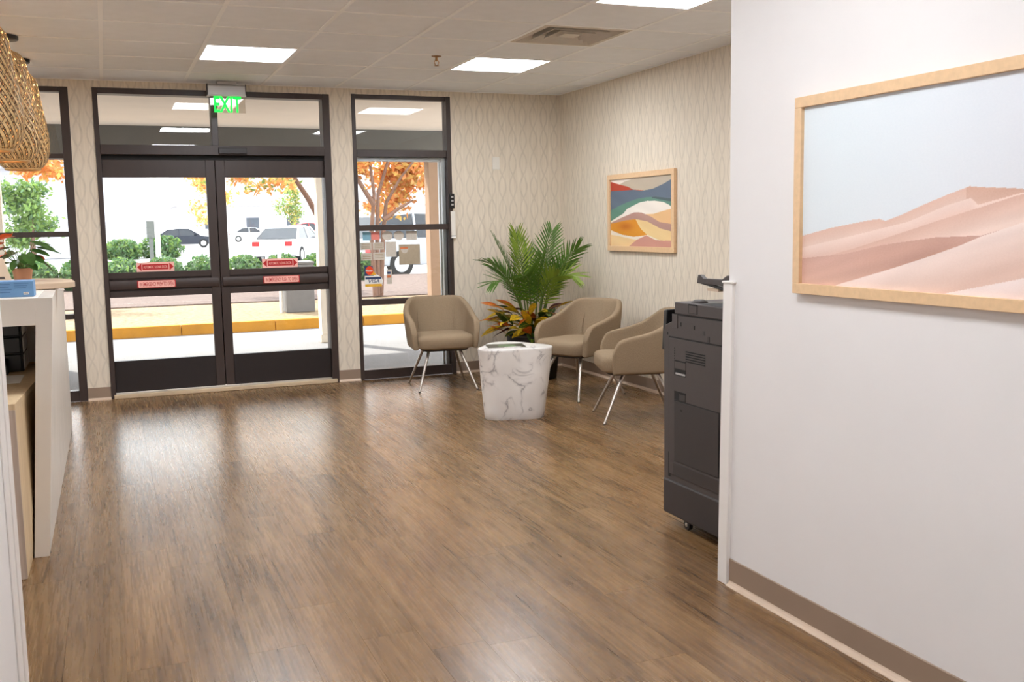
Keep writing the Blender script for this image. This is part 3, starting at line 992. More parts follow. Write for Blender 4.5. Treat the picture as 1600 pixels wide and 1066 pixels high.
# leaning card holder
t = thing('card_holder', 'tilted kraft card holder beside the potted anthurium on the desk', 'card holder', (-0.93, -3.6, 1.081))
MB().hexa([(-0.965, -3.66, 1.081), (-0.90, -3.66, 1.081), (-0.90, -3.653, 1.081), (-0.965, -3.653, 1.081), (-1.018, -3.60, 1.235), (-0.953, -3.60, 1.235), (-0.953, -3.593, 1.235), (-1.018, -3.593, 1.235)]).build('card', 'kraft', t, bevel=0.001)
MB().hexa([(-0.975, -3.637, 1.142), (-0.945, -3.637, 1.142), (-0.945, -3.636, 1.142), (-0.975, -3.636, 1.142), (-0.979, -3.6325, 1.153), (-0.949, -3.6325, 1.153), (-0.949, -3.6315, 1.153), (-0.979, -3.6315, 1.153)]).build('print', 'ink', t)
MB().box(-0.97, -0.89, -3.68, -3.60, 1.081, 1.085).build('foot', 'acrylic', t)

# ------------------------------------------------------------------ leaves
def leaf_grid(L, W, base_w=0.2, tip=1.2, nl=8, nw=2, droop=0.0, fold=0.15, heart=False, wave=0.0):
    """leaf along +Y from the origin, lying in XY, folded along the midrib"""
    rows = []
    for i in range(nl + 1):
        s_ = i / nl
        if heart:
            w = W * (max(0.0, 1 - s_) ** 0.8) * (0.72 + 0.9 * s_) * min(1, 0.6 + 2.5 * s_)
        else:
            w = W * math.sin(math.pi * min(1, (base_w * 0.3 + s_ * (1 - base_w * 0.3))) ** tip) ** 0.8 if 0 < s_ < 1 else W * 0.04
        y = L * s_ - (0.12 * L * (1 - abs(0)) if False else 0)
        z = -droop * L * s_ * s_
        row = []
        for j in range(-nw, nw + 1):
            q = j / nw
            row.append((q * w, y - (heart and i == 0 and abs(q) * 0.15 * L or 0), z + abs(q) * w * fold + wave * math.sin(s_ * 9 + j) * w))
        rows.append(row)
    return rows

def put_leaf(mb, rows, mat4, m=0):
    n0 = len(mb.v)
    k = len(rows[0])
    for r in rows:
        for p in r:
            mb.v.append(tuple(mat4 @ Vector(p)))
    for i in range(len(rows) - 1):
        for j in range(k - 1):
            a = n0 + i * k + j
            mb.f.append((a, a + 1, a + 1 + k, a + k))
            mb.m.append(m)

def aim(pos, az, el, roll=0.0):
    """matrix that takes +Y to azimuth az (from +X) and elevation el, rolled about its own length"""
    return Matrix.Translation(pos) @ Matrix.Rotation(az - math.pi / 2, 4, 'Z') @ Matrix.Rotation(el, 4, 'X') @ Matrix.Rotation(roll, 4, 'Y')

# anthurium
AP = Vector((-0.905, -3.2, 1.112))
t = thing('potted_anthurium', 'small anthurium with orange-red flowers in a terracotta pot on the desk', 'potted plant', AP)
MB().lathe([(0.036, 0), (0.038, 0.002), (0.046, 0.055), (0.047, 0.062), (0.042, 0.062), (0.040, 0.05)], 28, cap1=True).build('pot', 'terracotta', t, True, local=True)
MB().lathe([(0.001, 0.056), (0.041, 0.055)], 20, cap0=False, cap1=False).build('soil', 'soil', t, local=True)
anth = [(-1.2, 0.9, .12, .075, .036, -.75), (0.1, 1.0, .15, .085, .036, -.45), (-0.35, 1.15, .17, .08, .034, -.5), (3.6, 0.9, .10, .06, .03, -.4), (2.2, 1.1, .12, .07, .03, -.5), (1.2, 1.0, .10, .06, .03, -.5), (4.4, .8, .08, .06, .03, -.8), (5.3, .5, .07, .055, .028, -.6), (3.0, .6, .07, .06, .03, -.3), (0.6, .6, .11, .08, .034, -.9), (-.7, .95, .10, .065, .032, -.6), (2.6, .8, .11, .065, .032, -.5), (1.7, .7, .08, .06, .03, -.6), (3.3, 1.2, .14, .065, .032, -.4), (0.3, 1.25, .17, .075, .036, -.35), (4.9, 1.0, .10, .06, .03, -.7), (5.8, 1.1, .13, .07, .034, -.5)]
for az, el, ln, L, W, el2 in anth:
    base = Vector((0.012 * math.cos(az), 0.012 * math.sin(az), 0.055))
    d = Vector((math.cos(az) * math.cos(el), math.sin(az) * math.cos(el), math.sin(el)))
    tip = base + d * ln * 0.8
    lf = MB()
    put_leaf(lf, leaf_grid(L * 1.3, W * 1.15, nl=7, heart=True, fold=0.2, droop=0.1), aim(tip, az, el2 + 0.25, 0.2))
    lo = lf.build('leaf', 'anthurium_leaf', t, True, local=True, recalc=False)
    MB().tube([base, base + d * ln * 0.5 + Vector((0, 0, 0.006)), tip], 0.0018, 5).build('stalk', 'palm_stem', lo, local=True)
for az, el, ln, L, W in ((2.4, 1.25, .17, .075, .046), (3.4, .9, .13, .055, .036), (-.3, .75, .09, .05, .026), (2.9, 1.0, .15, .05, .03), (3.7, .75, .11, .045, .028)):
    base = Vector((0, 0, 0.055))
    d = Vector((math.cos(az) * math.cos(el), math.sin(az) * math.cos(el), math.sin(el)))
    tip = base + d * ln
    lf = MB()
    put_leaf(lf, leaf_grid(L * 1.2, W, nl=6, heart=True, fold=0.25, droop=0.15), aim(tip, az + (0.5 if az > 1 else -.5), -0.15, 0.3))
    fo = lf.build('flower', 'anthurium_flower', t, True, local=True, recalc=False)
    MB().tube([base, tip], 0.0016, 5).build('stalk', 'palm_stem', fo, local=True)
    MB().tube([tip, tip + Vector((0.006, 0.004, 0.022))], [0.0025, 0.0018], 6).build('spadix', 'leaf_gold', fo, local=True)

# ------------------------------------------------------------------ pendant lamps of woven bamboo
def pendant_meshes():
    prof = [(0.052, 0.655), (0.085, 0.645), (0.112, 0.615), (0.128, 0.57), (0.136, 0.50), (0.148, 0.42), (0.163, 0.33), (0.173, 0.25), (0.177, 0.18), (0.172, 0.11), (0.155, 0.055), (0.128, 0.02), (0.108, 0.008)]
    pr = np.array(prof)
    seg = np.r_[0, np.cumsum(np.hypot(*np.diff(pr, axis=0).T))]
    def at(q):
        return np.interp(q, seg / seg[-1], pr[:, 0]), np.interp(q, seg / seg[-1], pr[:, 1])
    mb = MB()
    NS, K = 27, 40
    for dirn in (1, -1):
        for s_ in range(NS):
            th0 = 2 * math.pi * s_ / NS
            prev = None
            n0 = len(mb.v)
            for i in range(K + 1):
                q = i / K
                r, z = at(q)
                th = th0 + dirn * q * 2.5
                hw = 0.0135 * min(1.0, r / 0.15)
                rr = r + 0.002 * math.sin(i * math.pi * 0.5 + s_ * math.pi) * dirn + 0.0014 * dirn
                for e in (-1, -0.66, 0.66, 1):
                    a = th + e * hw / r
                    mb.v.append((rr * math.cos(a), rr * math.sin(a), z))
            for i in range(K):
                for j in range(3):
                    a = n0 + 4 * i + j
                    mb.f.append((a, a + 1, a + 5, a + 4))
                    mb.m.append(0 if j == 1 else 1)
    return mb.mesh('woven_shade', ['bamboo', 'bamboo_gap_shade'])
shade_me = pendant_meshes()
for i, (px, py, lab) in enumerate(((-1.055, -2.66, 'nearest woven bamboo pendant lamp, cut by the left picture edge'), (-1.025, -1.78, 'middle woven bamboo pendant lamp over the desk'), (-1.015, -0.9, 'farthest woven bamboo pendant lamp, closest to the window'))):
    t = thing('pendant_lamp', lab, 'pendant lamp', (px, py, 1.77), group='woven bamboo pendants over the desk')
    sh = link('woven_shade', shade_me, t, True)
    rim = []
    for k in range(33):
        a = 2 * math.pi * k / 32
        rim.append((0.108 * math.cos(a), 0.108 * math.sin(a), 0.006))
    MB().tube(rim, 0.0075, 8).build('bottom_rim', 'bamboo_rim', t, True, local=True)
    rim = [(0.052 * math.cos(2 * math.pi * k / 24), 0.052 * math.sin(2 * math.pi * k / 24), 0.655) for k in range(25)]
    MB().tube(rim, 0.005, 8).build('top_rim', 'bamboo_rim', t, True, local=True)
    MB().lathe([(0.014, 0.70), (0.02, 0.69), (0.02, 0.56), (0.014, 0.555)], 14).build('socket', 'copier_black', t, True, local=True)
    MB().lathe([(0.012, 0.555), (0.02, 0.53), (0.03, 0.49), (0.026, 0.455), (0.008, 0.44)], 16).build('bulb', 'bulb', t, True, local=True)
    MB().tube([(0, 0, 0.70), (0, 0, CZ - 1.77 - 0.02)], 0.003, 6).build('cord', 'copier_black', t, local=True)
    MB().lathe([(0.092, CZ - 1.77), (0.092, CZ - 1.77 - 0.018), (0.088, CZ - 1.77 - 0.022), (0.004, CZ - 1.77 - 0.024)], 28).build('ceiling_canopy', 'copier_black', t, True, local=True)
    sp = MB()
    for a in (0, math.pi / 2):
        sp.tube([(0.052 * math.cos(a), 0.052 * math.sin(a), 0.655), (-0.052 * math.cos(a), -0.052 * math.sin(a), 0.655)], 0.003, 5)
    sp.build('shade_spider', 'copier_black', t, local=True)

# ------------------------------------------------------------------ lounge chairs
def make_chair(label):
    t = thing('tub_chair', label, 'chair', group='taupe upholstered tub chairs in the waiting corner')
    # plan path of the shell: left arm front -> back -> right arm front
    path = []
    R_ = 0.15
    a_, yb, yf = 0.268, 0.262, -0.215
    for k in range(9):
        path.append((-a_, yf + (yb - R_ - yf) * k / 9))
    for k in range(9):
        an = math.pi + math.pi / 2 * 0 - math.pi / 2 * k / 8
        path.append((-a_ + R_ + R_ * math.cos(an), yb - R_ + R_ * math.sin(an)))
    half = path[:]
    full = half + [(0.0, yb)] + [(-x_, y_) for x_, y_ in reversed(half)]
    P = np.array(full)
    S = np.r_[0, np.cumsum(np.hypot(*np.diff(P, axis=0).T))]
    S = S / S[-1] * 2 - 1
    us = np.linspace(-1, 1, 45)
    def hgt(u):
        u = abs(u)
        return float(np.interp(u, [0, .28, .36, .43, .52, .66, .84, .92, .965, 1.0], [.745, .745, .735, .690, .640, .607, .583, .566, .535, .460]))
    rows = 8
    g = MB()
    grid = []
    for u in us:
        x_, y_ = np.interp(u, S, P[:, 0]), np.interp(u, S, P[:, 1])
        h = hgt(u)
        col = []
        backness = max(0.0, 1 - abs(u) / 0.55)
        for k in range(rows + 1):
            q = k / rows
            z = 0.335 + (h - 0.335) * q
            w_ = (z - 0.335) / 0.4
            sc = 0.90 + 0.13 * min(1, w_ * 1.4) ** 0.8
            col.append((x_ * sc * (1 - 0.10 * backness * w_), y_ * (0.93 + 0.05 * w_) + 0.085 * w_ * backness - 0.01, z))
        grid.append(col)
    n = rows + 1
    for col in grid:
        g.v += col
    for i in range(len(us) - 1):
        for k in range(rows):
            a = i * n + k
            g.f.append((a, a + n, a + n + 1, a + 1))
            g.m.append(0)
    g.build('shell', 'fabric', t, sub=2, solid=0.05, local=True)
    # seat cushion with a crown
    def ring(sc, z, crown=0):
        pts = rrect(-0.232 * sc, 0.232 * sc, -0.275 * sc, 0.205 * sc, 0.085 * sc, 6)
        return [(x_, y_, z) for x_, y_ in pts]
    MB().loops([ring(.86, .338), ring(.97, .352), ring(1.0, .375), ring(1.0, .415), ring(.985, .436), ring(.93, .449), ring(.6, .458), ring(.2, .460)]).build('seat', 'fabric', t, True, local=True)
    MB().loops([[(x_ * .8, y_ * .8, .322) for x_, y_, _ in ring(1, 0)], [(x_ * .85, y_ * .85, .34) for x_, y_, _ in ring(1, 0)]]).build('seat_pan', 'fabric_under', t, local=True)
    # welt seams on the inside of the back
    for sg in (-1, 1):
        MB().tube([(sg * 0.155, 0.205, 0.47), (sg * 0.155, 0.228, 0.56), (sg * 0.15, 0.262, 0.68)], 0.003, 6).build('back_seam', 'fabric', t, local=True)
    for sx in (-1, 1):
        for sy in (-1, 1):
            MB().tube([(sx * .125, sy * .11, .335), (sx * .24, sy * .265, 0.004)], [.0135, .0085], 14).build('leg', 'steel', t, True, local=True)
            MB().lathe([(0.0095, 0), (0.0095, 0.006)], 12, (sx * .241, sy * .266)).build('foot_cap', 'copier_black', t, local=True)
    return t
ch = make_chair('taupe tub chair in front of the narrow window, facing the room')
ch.location, ch.rotation_euler = (2.036, -0.637, 0), (0, 0, math.radians(-7))
c2 = copy_tree(ch)
c2.location, c2.rotation_euler = (2.86, -1.56, 0), (0, 0, math.radians(-68))
c2['label'] = 'taupe tub chair beside the palm, behind the marble table'
c3 = copy_tree(ch)
c3.location, c3.rotation_euler = (2.825, -2.56, 0), (0, 0, math.radians(-108))
c3['label'] = 'taupe tub chair seen from the side, partly behind the copier'

# ------------------------------------------------------------------ marble side table
TC = (2.075, -2.13)
t = thing('side_table', 'white marble drum side table with wavy lobed outline', 'table', (*TC, 0))
dirc = math.atan2(-8.63 - TC[1], -0.525 - TC[0]) + 0.12
def lobe(R_, amp, z, rot=0.0, n=72):
    return [((R_ * (1 - amp * math.cos(3 * (2 * math.pi * k / n - dirc + rot)))) * math.cos(2 * math.pi * k / n), (R_ * (1 - amp * math.cos(3 * (2 * math.pi * k / n - dirc + rot)))) * math.sin(2 * math.pi * k / n), z) for k in range(n)]
rings = [lobe(.186, .19, 0.0), lobe(.19, .19, .006)]
for k in range(1, 9):
    q = k / 8
    rings.append(lobe(.19 + .056 * q, .19 - .03 * q, .006 + .474 * q, -0.18 * q))
rings += [lobe(.247, .16, .488, -.18), lobe(.245, .16, .494, -.18), lobe(.238, .16, .4965, -.18)]
MB().loops(rings, cap1=False).build('drum', 'marble', t, True, local=True)
MB().loops([lobe(.238, .16, .4965, -.18), lobe(.228, .16, .4968, -.18)], cap0=False).build('top', 'marble', t, local=True)
t = thing('magazine', 'dark covered magazine lying on the marble table', 'magazine', (2.02, -2.14, 0.4968), math.radians(-14))
MB().box(-0.13, 0.13, -0.10, 0.10, 0, 0.005).build('pages', 'paper', t, local=True)
MB().box(-0.132, 0.132, -0.102, 0.102, 0.005, 0.006).build('cover', 'mag_cover', t, local=True)
MB().box(-0.05, 0.07, -0.06, 0.05, 0.006, 0.0063).build('cover_picture', 'mag_art', t, local=True)
MB().box(-0.02, 0.10, -0.095, -0.075, 0.006, 0.0064).build('cover_strip', 'paper', t, local=True)

# ------------------------------------------------------------------ palm and croton in the corner
PP = Vector((2.9, -0.58, 0))
t = thing('potted_palm', 'tall green palm in a black pot in the corner', 'potted plant', PP)
MB().lathe([(0.19, 0), (0.195, 0.004), (0.235, 0.36), (0.24, 0.38), (0.225, 0.38), (0.22, 0.34)], 36).build('pot', 'pot_black', t, True, local=True)
MB().lathe([(0.002, 0.352), (0.222, 0.35)], 30, cap0=False, cap1=False).build('soil', 'soil', t, local=True)
def frond(base, tip, rise, mats, lf_len=0.2, n=19, spread=1.0, twist=0.0, start=0.3, droop=0.12):
    p1 = Vector((base.x + (tip.x - base.x) * 0.32, base.y + (tip.y - base.y) * 0.32, base.z + (tip.z - base.z) * 0.5 + rise))
    pts = []
    for i in range(15):
        q = i / 14
        pts.append(base * (1 - q) ** 2 + p1 * (2 * q * (1 - q)) + tip * (q * q))
    mb = MB()
    mb.tube(pts, [0.0085 * (1 - 0.78 * i / 14) for i in range(15)], 6, 1)
    hz = Vector((tip.x - base.x, tip.y - base.y, 0)).normalized()
    for k in range(n):
        qq = k / (n - 1)
        q = start + (1 - start) * qq
        fi = q * 14
        i = min(13, int(fi))
        p = pts[i].lerp(pts[i + 1], fi - i)
        tan = (pts[i + 1] - pts[i]).normalized()
        side = Vector((-hz.y, hz.x, 0))
        side = (Matrix.Rotation(twist, 3, tan) @ side)
        side = (side - tan * side.dot(tan)).normalized()
        nrm = side.cross(tan).normalized()
        if nrm.dot(hz) > 0 and nrm.z < 0:
            nrm = -nrm
        ln = lf_len * (0.5 + 0.6 * math.sin(math.pi * (0.15 + 0.72 * qq))) * random.uniform(.9, 1.08)
        for sg in (-1, 1):
            dirv = (side * sg * spread * (1 - 0.5 * qq) + tan * (0.55 + 0.6 * qq) + nrm * 0.2 + Vector((0, 0, random.uniform(-.04, .06)))).normalized()
            wv = dirv.cross(nrm).normalized()
            w0 = 0.0078 * random.uniform(.85, 1.15)
            n0 = len(mb.v)
            for j, (s_, ww) in enumerate(((0, .35), (.3, 1.0), (.7, .8), (1.0, .05))):
                c = p + dirv * ln * s_ - Vector((0, 0, 1)) * ln * droop * s_ * s_
                for e in (-1, 0, 1):
                    v_ = c + wv * (w0 * ww * e) - (nrm * 0.002 if e == 0 else Vector())
                    v_.x = min(v_.x, 3.425 - PP.x)
                    v_.y = min(v_.y, -0.02 - PP.y)
                    mb.v.append(tuple(v_))
            for j in range(3):
                a = n0 + 3 * j
                mb.f += [(a, a + 1, a + 4, a + 3), (a + 1, a + 2, a + 5, a + 4)]
                mb.m += [0, 0]
    return mb.build('frond', mats, t, True, local=True, recalc=False)
# world tip, extra rise of the arch, light or dark green, leaflet length
FR = [((2.56, -0.62, 1.17), .10, 0, .19), ((2.70, -0.72, 1.24), .06, 1, .19), ((2.78, -0.45, 1.20), .05, 0, .2), ((3.12, -0.50, 1.26), .12, 0, .19), ((3.20, -0.85, 1.12), .22, 0, .18),
      ((2.48, -0.55, 1.02), .30, 0, .15), ((2.46, -0.75, .86), .34, 0, .17), ((3.14, -0.95, .90), .36, 1, .17), ((2.84, -0.92, 1.06), .16, 0, .2), ((2.66, -0.98, .92), .30, 0, .19),
      ((3.00, -0.80, 1.12), .10, 0, .2), ((2.92, -0.42, 1.08), .05, 0, .2), ((3.18, -0.62, .98), .22, 0, .17), ((2.62, -0.40, .96), .2, 0, .18), ((2.95, -0.95, .9), .24, 1, .18)]
for tp, rise, mi, ll in FR:
    tip = Vector(tp) - PP
    az = math.atan2(tip.y, tip.x)
    b0 = Vector((0.05 * math.cos(az), 0.05 * math.sin(az), 0.345))
    frond(b0, tip, rise, ['palm_light' if mi else 'palm_green', 'palm_stem'], lf_len=ll * 1.12, twist=random.uniform(-.8, .8), start=0.36)
t = thing('croton_plant', 'low croton with yellow, orange and dark red leaves at the foot of the palm', 'plant', PP + Vector((0, 0, 0.35)))
lmeshes = {}
for mt in ('croton_yellow', 'croton_green', 'croton_orange', 'croton_red'):
    lb = MB()
    put_leaf(lb, leaf_grid(0.21, 0.036, nl=9, fold=0.22, droop=0.28, wave=0.08), Matrix.Identity(4))
    lb.tube([(0, -0.05, 0.0), (0, 0.05, 0.002), (0, 0.13, -0.02), (0, 0.2, -0.05)], [.0025, .002, .0015, .0008], 5, 1)
    lmeshes[mt] = lb.mesh('leaf', [mt, 'croton_yellow' if mt != 'croton_yellow' else 'croton_green'], True)
for k in range(84):
    # crowns left, right and in front of the pot
    az = random.choice((random.uniform(2.7, 4.5), random.uniform(2.7, 4.9), random.uniform(4.2, 6.6)))
    r0 = random.uniform(0.06, 0.30)
    p = Vector((r0 * math.cos(az), r0 * math.sin(az), random.uniform(0.05, 0.25)))
    el = random.uniform(-0.1, 1.0)
    left = math.cos(az) < -0.3
    mt = random.choices(('croton_yellow', 'croton_green', 'croton_orange', 'croton_red'), (4, 2, 2.5, 1.5) if left else (1, 4, 2, 2.5))[0]
    o = link('leaf', lmeshes[mt], t, True)
    sc = random.uniform(0.7, 1.15)
    o.matrix_basis = aim(p, az + random.uniform(-.6, .6), el, random.uniform(-.5, .5)) @ Matrix.Scale(sc, 4)
st = MB()
for k in range(9):
    az = random.uniform(2.6, 6.6)
    st.tube([(0.04 * math.cos(az), 0.04 * math.sin(az), 0.0), (0.2 * math.cos(az), 0.2 * math.sin(az), 0.2)], [.006, .004], 6)
st.build('stems', 'bark', t, local=True)

# ------------------------------------------------------------------ office copier
t = thing('office_copier', 'tall dark grey office copier standing behind the near wall end', 'copier', (2.03, -5.1, 0))
X0, X1, YF, YN = 1.74, 2.33, -4.775, -5.46   # visible side plane, far side, front, back
# main body side outline (Y,Z) with chamfered front shoulder
body = [(YF, 0.20), (YF, 0.86), (YF - 0.012, 0.893), (YF - 0.075, 0.915), (YF - 0.085, 0.945), (YN, 0.945), (YN, 0.20)]
MB().prism(body, X0, X1, 'x').build('main_body', 'copier_grey', t, bevel=0.004)
MB().prism([(YF - 0.095, 0.949), (YN, 0.949), (YN, 1.0), (YF - 0.098, 1.0)], X0 - 0.004, X1, 'x').build('scanner_lid', 'copier_grey', t, bevel=0.004)
MB().prism([(YF - 0.003, 0.049), (YN, 0.049), (YN, 0.207), (YF - 0.003, 0.207)], X0 - 0.007, X1 + 0.007, 'x').build('base_cabinet', 'copier_dark', t, bevel=0.008)
MB().box(X0 + 0.005, X1 - 0.005, YN, YF - 0.05, 0.2, 0.235).build('base_gap', 'copier_black', t)
# side cover with grooves
def sidebox(nm, y0, y1, z0, z1, d0, d1, mt, parent=None, bevel=0.0):
    return MB().box(X0 - d1, X0 - d0, min(y0, y1), max(y0, y1), z0, z1).build(nm, mt, parent or t, bevel=bevel)
sidebox('side_groove', YF - 0.045, YN, 0.842, 0.847, 0, 0.0012, 'gap_black')
sidebox('side_groove', YF - 0.045, YF - 0.049, 0.22, 0.845, 0, 0.0012, 'gap_black')
sidebox('lid_gap', YF - 0.1, YN, 0.9445, 0.9495, -0.004, 0.0022, 'gap_black')
sp_ = sidebox('side_cover', YF - 0.05, YN + 0.002, 0.236, 0.840, 0, 0.004, 'copier_grey', bevel=0.0015)
# grille
for k in range(5):
    MB().box(X0 - 0.0052, X0 - 0.004, -5.115, -4.965, 0.790 - 0.0105 * k, 0.795 - 0.0105 * k).build('grille_slot', 'gap_black', sp_)
for k in range(5):
    MB().box(X0 - 0.0052, X0 - 0.004, -4.876, -4.872, 0.795 - 0.011 * k, 0.801 - 0.011 * k).build('vent_dot', 'gap_black', sp_)
# upper hand recess
rc = sidebox('hand_recess', -4.872, -4.965, 0.682, 0.748, 0.004, 0.0052, 'gap_black')
MB().box(X0 - 0.0062, X0 - 0.0052, -4.965, -4.876, 0.712, 0.742).build('recess_plate', 'copier_grey', rc)
MB().box(X0 - 0.0068, X0 - 0.0052, -4.962, -4.885, 0.686, 0.694).build('recess_lip', 'plastic_silver', rc)
rc = sidebox('hand_recess', -4.872, -4.965, 0.574, 0.612, 0.004, 0.0052, 'gap_black')
MB().box(X0 - 0.0062, X0 - 0.0052, -4.963, -4.915, 0.576, 0.602).build('recess_plate', 'copier_dark', rc)
# toner door with outline
dr = sidebox('side_door', -4.872, -5.222, 0.300, 0.572, 0.004, 0.0056, 'gap_black')
MB().box(X0 - 0.0078, X0 - 0.0056, -5.219, -4.875, 0.303, 0.569).build('door_panel', 'copier_dark', dr, bevel=0.001)
MB().box(X0 - 0.0088, X0 - 0.0078, -4.942, -4.928, 0.530, 0.537).build('emblem', 'gap_black', dr)
sidebox('lower_cover', -4.86, YN + 0.002, 0.236, 0.292, 0.004, 0.0062, 'copier_dark', bevel=0.001)
sidebox('lower_slot', -4.815, -4.832, 0.22, 0.33, 0, 0.0014, 'gap_black')
# scanner side details
sidebox('catch_plate', -4.985, -5.055, 0.958, 0.998, 0.004, 0.0054, 'gap_black')
sidebox('catch', -4.992, -5.052, 0.960, 0.992, 0.0054, 0.0068, 'copier_grey')
for y_, z_ in ((-4.915, 0.905), (-5.022, 0.900)):
    sidebox('screw_hole', y_ - 0.006, y_, z_ - 0.008, z_ + 0.008, 0, 0.0012, 'gap_black')
sidebox('side_port', -5.09, -5.105, 0.875, 0.893, 0, 0.0012, 'copier_dark')
sidebox('side_port', -5.125, -5.14, 0.848, 0.872, 0, 0.0012, 'copier_dark')
sidebox('screw_hole', YF - 0.03, YF - 0.038, 0.852, 0.862, 0, 0.0012, 'gap_black')
sidebox('corner_block', YF - 0.075, YF - 0.118, 0.887, 0.946, 0, 0.003, 'copier_grey', bevel=0.001)
# tilted control panel on the front
MB().hexa([(X0 + 0.02, YF + 0.052, 0.775), (X0 + 0.5, YF + 0.052, 0.775), (X0 + 0.5, YF + 0.022, 0.780), (X0 + 0.02, YF + 0.022, 0.780), (X0 + 0.02, YF + 0.035, 0.955), (X0 + 0.5, YF + 0.035, 0.955), (X0 + 0.5, YF + 0.005, 0.958), (X0 + 0.02, YF + 0.005, 0.958)]).build('control_panel', 'gloss_black', t, bevel=0.004)
MB().box(X0 + 0.08, X0 + 0.4, YF - 0.09, YF + 0.02, 0.89, 0.945).build('panel_arm', 'copier_black', t, bevel=0.004)
MB().box(X0 + 0.01, X0 + 0.56, YF, YF + 0.012, 0.56, 0.61).build('output_handle', 'copier_black', t, bevel=0.003)
for z0 in (0.24, 0.40):
    dw = MB().box(X0 + 0.012, X1 - 0.012, YF, YF + 0.006, z0, z0 + 0.15).build('paper_drawer', 'copier_grey', t, bevel=0.002)
    MB().box(X0 + 0.2, X1 - 0.2, YF + 0.006, YF + 0.012, z0 + 0.1, z0 + 0.125).build('drawer_grip', 'copier_black', dw, bevel=0.002)
# document feeder
MB().hexa([(X0 + 0.005, YN, 1.0), (X1, YN, 1.0), (X1, -5.02, 1.0), (X0 + 0.005, -5.02, 1.0), (X0 + 0.02, YN, 1.028), (X1 - 0.02, YN, 1.028), (X1 - 0.02, -5.06, 1.004), (X0 + 0.02, -5.06, 1.004)]).build('feeder_base', 'copier_black', t, bevel=0.002)
MB().lathe([(0.036, 1.0), (0.034, 1.006), (0.02, 1.013), (0.006, 1.014)], 18, (X0 + 0.05, -4.985)).build('feeder_knob', 'copier_grey', t, True)
tr_ = [(-5.025, 1.087), (-5.035, 1.122), (-5.052, 1.122), (-5.075, 1.108), (-5.21, 1.110), (-5.245, 1.127), (-5.33, 1.132), (-5.33, 1.085), (-5.24, 1.083)]
MB().prism(tr_, X0 + 0.01, X0 + 0.03, 'x').build('paper_tray_side', 'copier_grey', t, bevel=0.002)
MB().hexa([(X0 + 0.02, -5.33, 1.05), (X0 + 0.36, -5.33, 1.05), (X0 + 0.36, -5.03, 1.085), (X0 + 0.02, -5.03, 1.085), (X0 + 0.02, -5.33, 1.062), (X0 + 0.36, -5.33, 1.062), (X0 + 0.36, -5.03, 1.095), (X0 + 0.02, -5.03, 1.095)]).build('paper_tray', 'copier_black', t, bevel=0.002)
MB().box(X0 + 0.02, X0 + 0.05, -5.17, -5.09, 1.058, 1.068).build('tray_clip', 'kraft', t)
MB().hexa([(X0 + 0.05, -5.44, 1.0), (X1 - 0.1, -5.44, 1.0), (X1 - 0.1, -5.30, 1.0), (X0 + 0.05, -5.30, 1.0), (X0 + 0.05, -5.44, 1.11), (X1 - 0.1, -5.44, 1.11), (X1 - 0.1, -5.32, 1.10), (X0 + 0.05, -5.32, 1.10)]).build('feeder_body', 'copier_grey', t, bevel=0.006)
for (cx, cy) in ((X0 + 0.03, YF - 0.16), (X1 - 0.05, YF - 0.16), (X0 + 0.03, YN + 0.1), (X1 - 0.05, YN + 0.1)):
    o = MB().lathe([(0.022, -0.01), (0.024, -0.006), (0.024, 0.006), (0.022, 0.01)], 18).build('caster', 'copier_black', t, True)
    o.matrix_local = Matrix.Translation((cx - 2.03, cy + 5.1, 0.025)) @ Matrix.Rotation(math.pi / 2, 4, 'Y')
    o.matrix_parent_inverse = Matrix.Identity(4)
    o.matrix_basis = Matrix.Translation((cx - 2.03, cy + 5.1, 0.025)) @ Matrix.Rotation(math.pi / 2, 4, 'Y')
    h = MB().lathe([(0.009, 0.010), (0.009, -0.0125), (0.006, -0.014)], 12).build('hub_cap', 'steel', o, True, local=True)

# ------------------------------------------------------------------ pictures
def art_mesh(name, nu, nv, fn, W, H, to_world):
    uu, vv = np.meshgrid(np.linspace(0, 1, nu + 1), np.linspace(0, 1, nv + 1))
    col = fn(uu, vv)
    mb = MB()
    for v_, u_ in zip(vv.ravel(), uu.ravel()):
        mb.v.append(to_world(u_ * W, v_ * H))
    k = nu + 1
    for i in range(nv):
        for j in range(nu):
            a = i * k + j
            mb.f.append((a, a + 1, a + k + 1, a + k))
            mb.m.append(0)
    me = mb.mesh(name, 'art_print')
    at = me.color_attributes.new('ink', 'FLOAT_COLOR', 'POINT')
    c = np.ones((uu.size, 4), np.float32)
    s_ = np.clip(col.reshape(-1, 3) / 255.0, 0, 1)
    c[:, :3] = np.where(s_ <= 0.04045, s_ / 12.92, ((s_ + 0.055) / 1.055) ** 2.4)
    at.data.foreach_set('color', c.ravel())
    return me

def smoothn(seed, u, v, fu, fv):
    r = np.random.default_rng(seed)
    out = np.zeros_like(u)
    for k in range(6):
        a, b2, p1 = r.uniform(.5, 1.5) * fu, r.uniform(.5, 1.5) * fv, r.uniform(0, 6.28)
        out += np.sin(a * u + b2 * v + p1)
    return out / 6

def crv(pts):
    p = np.array(pts, float)
    return lambda u: np.interp(u, p[:, 0], p[:, 1])

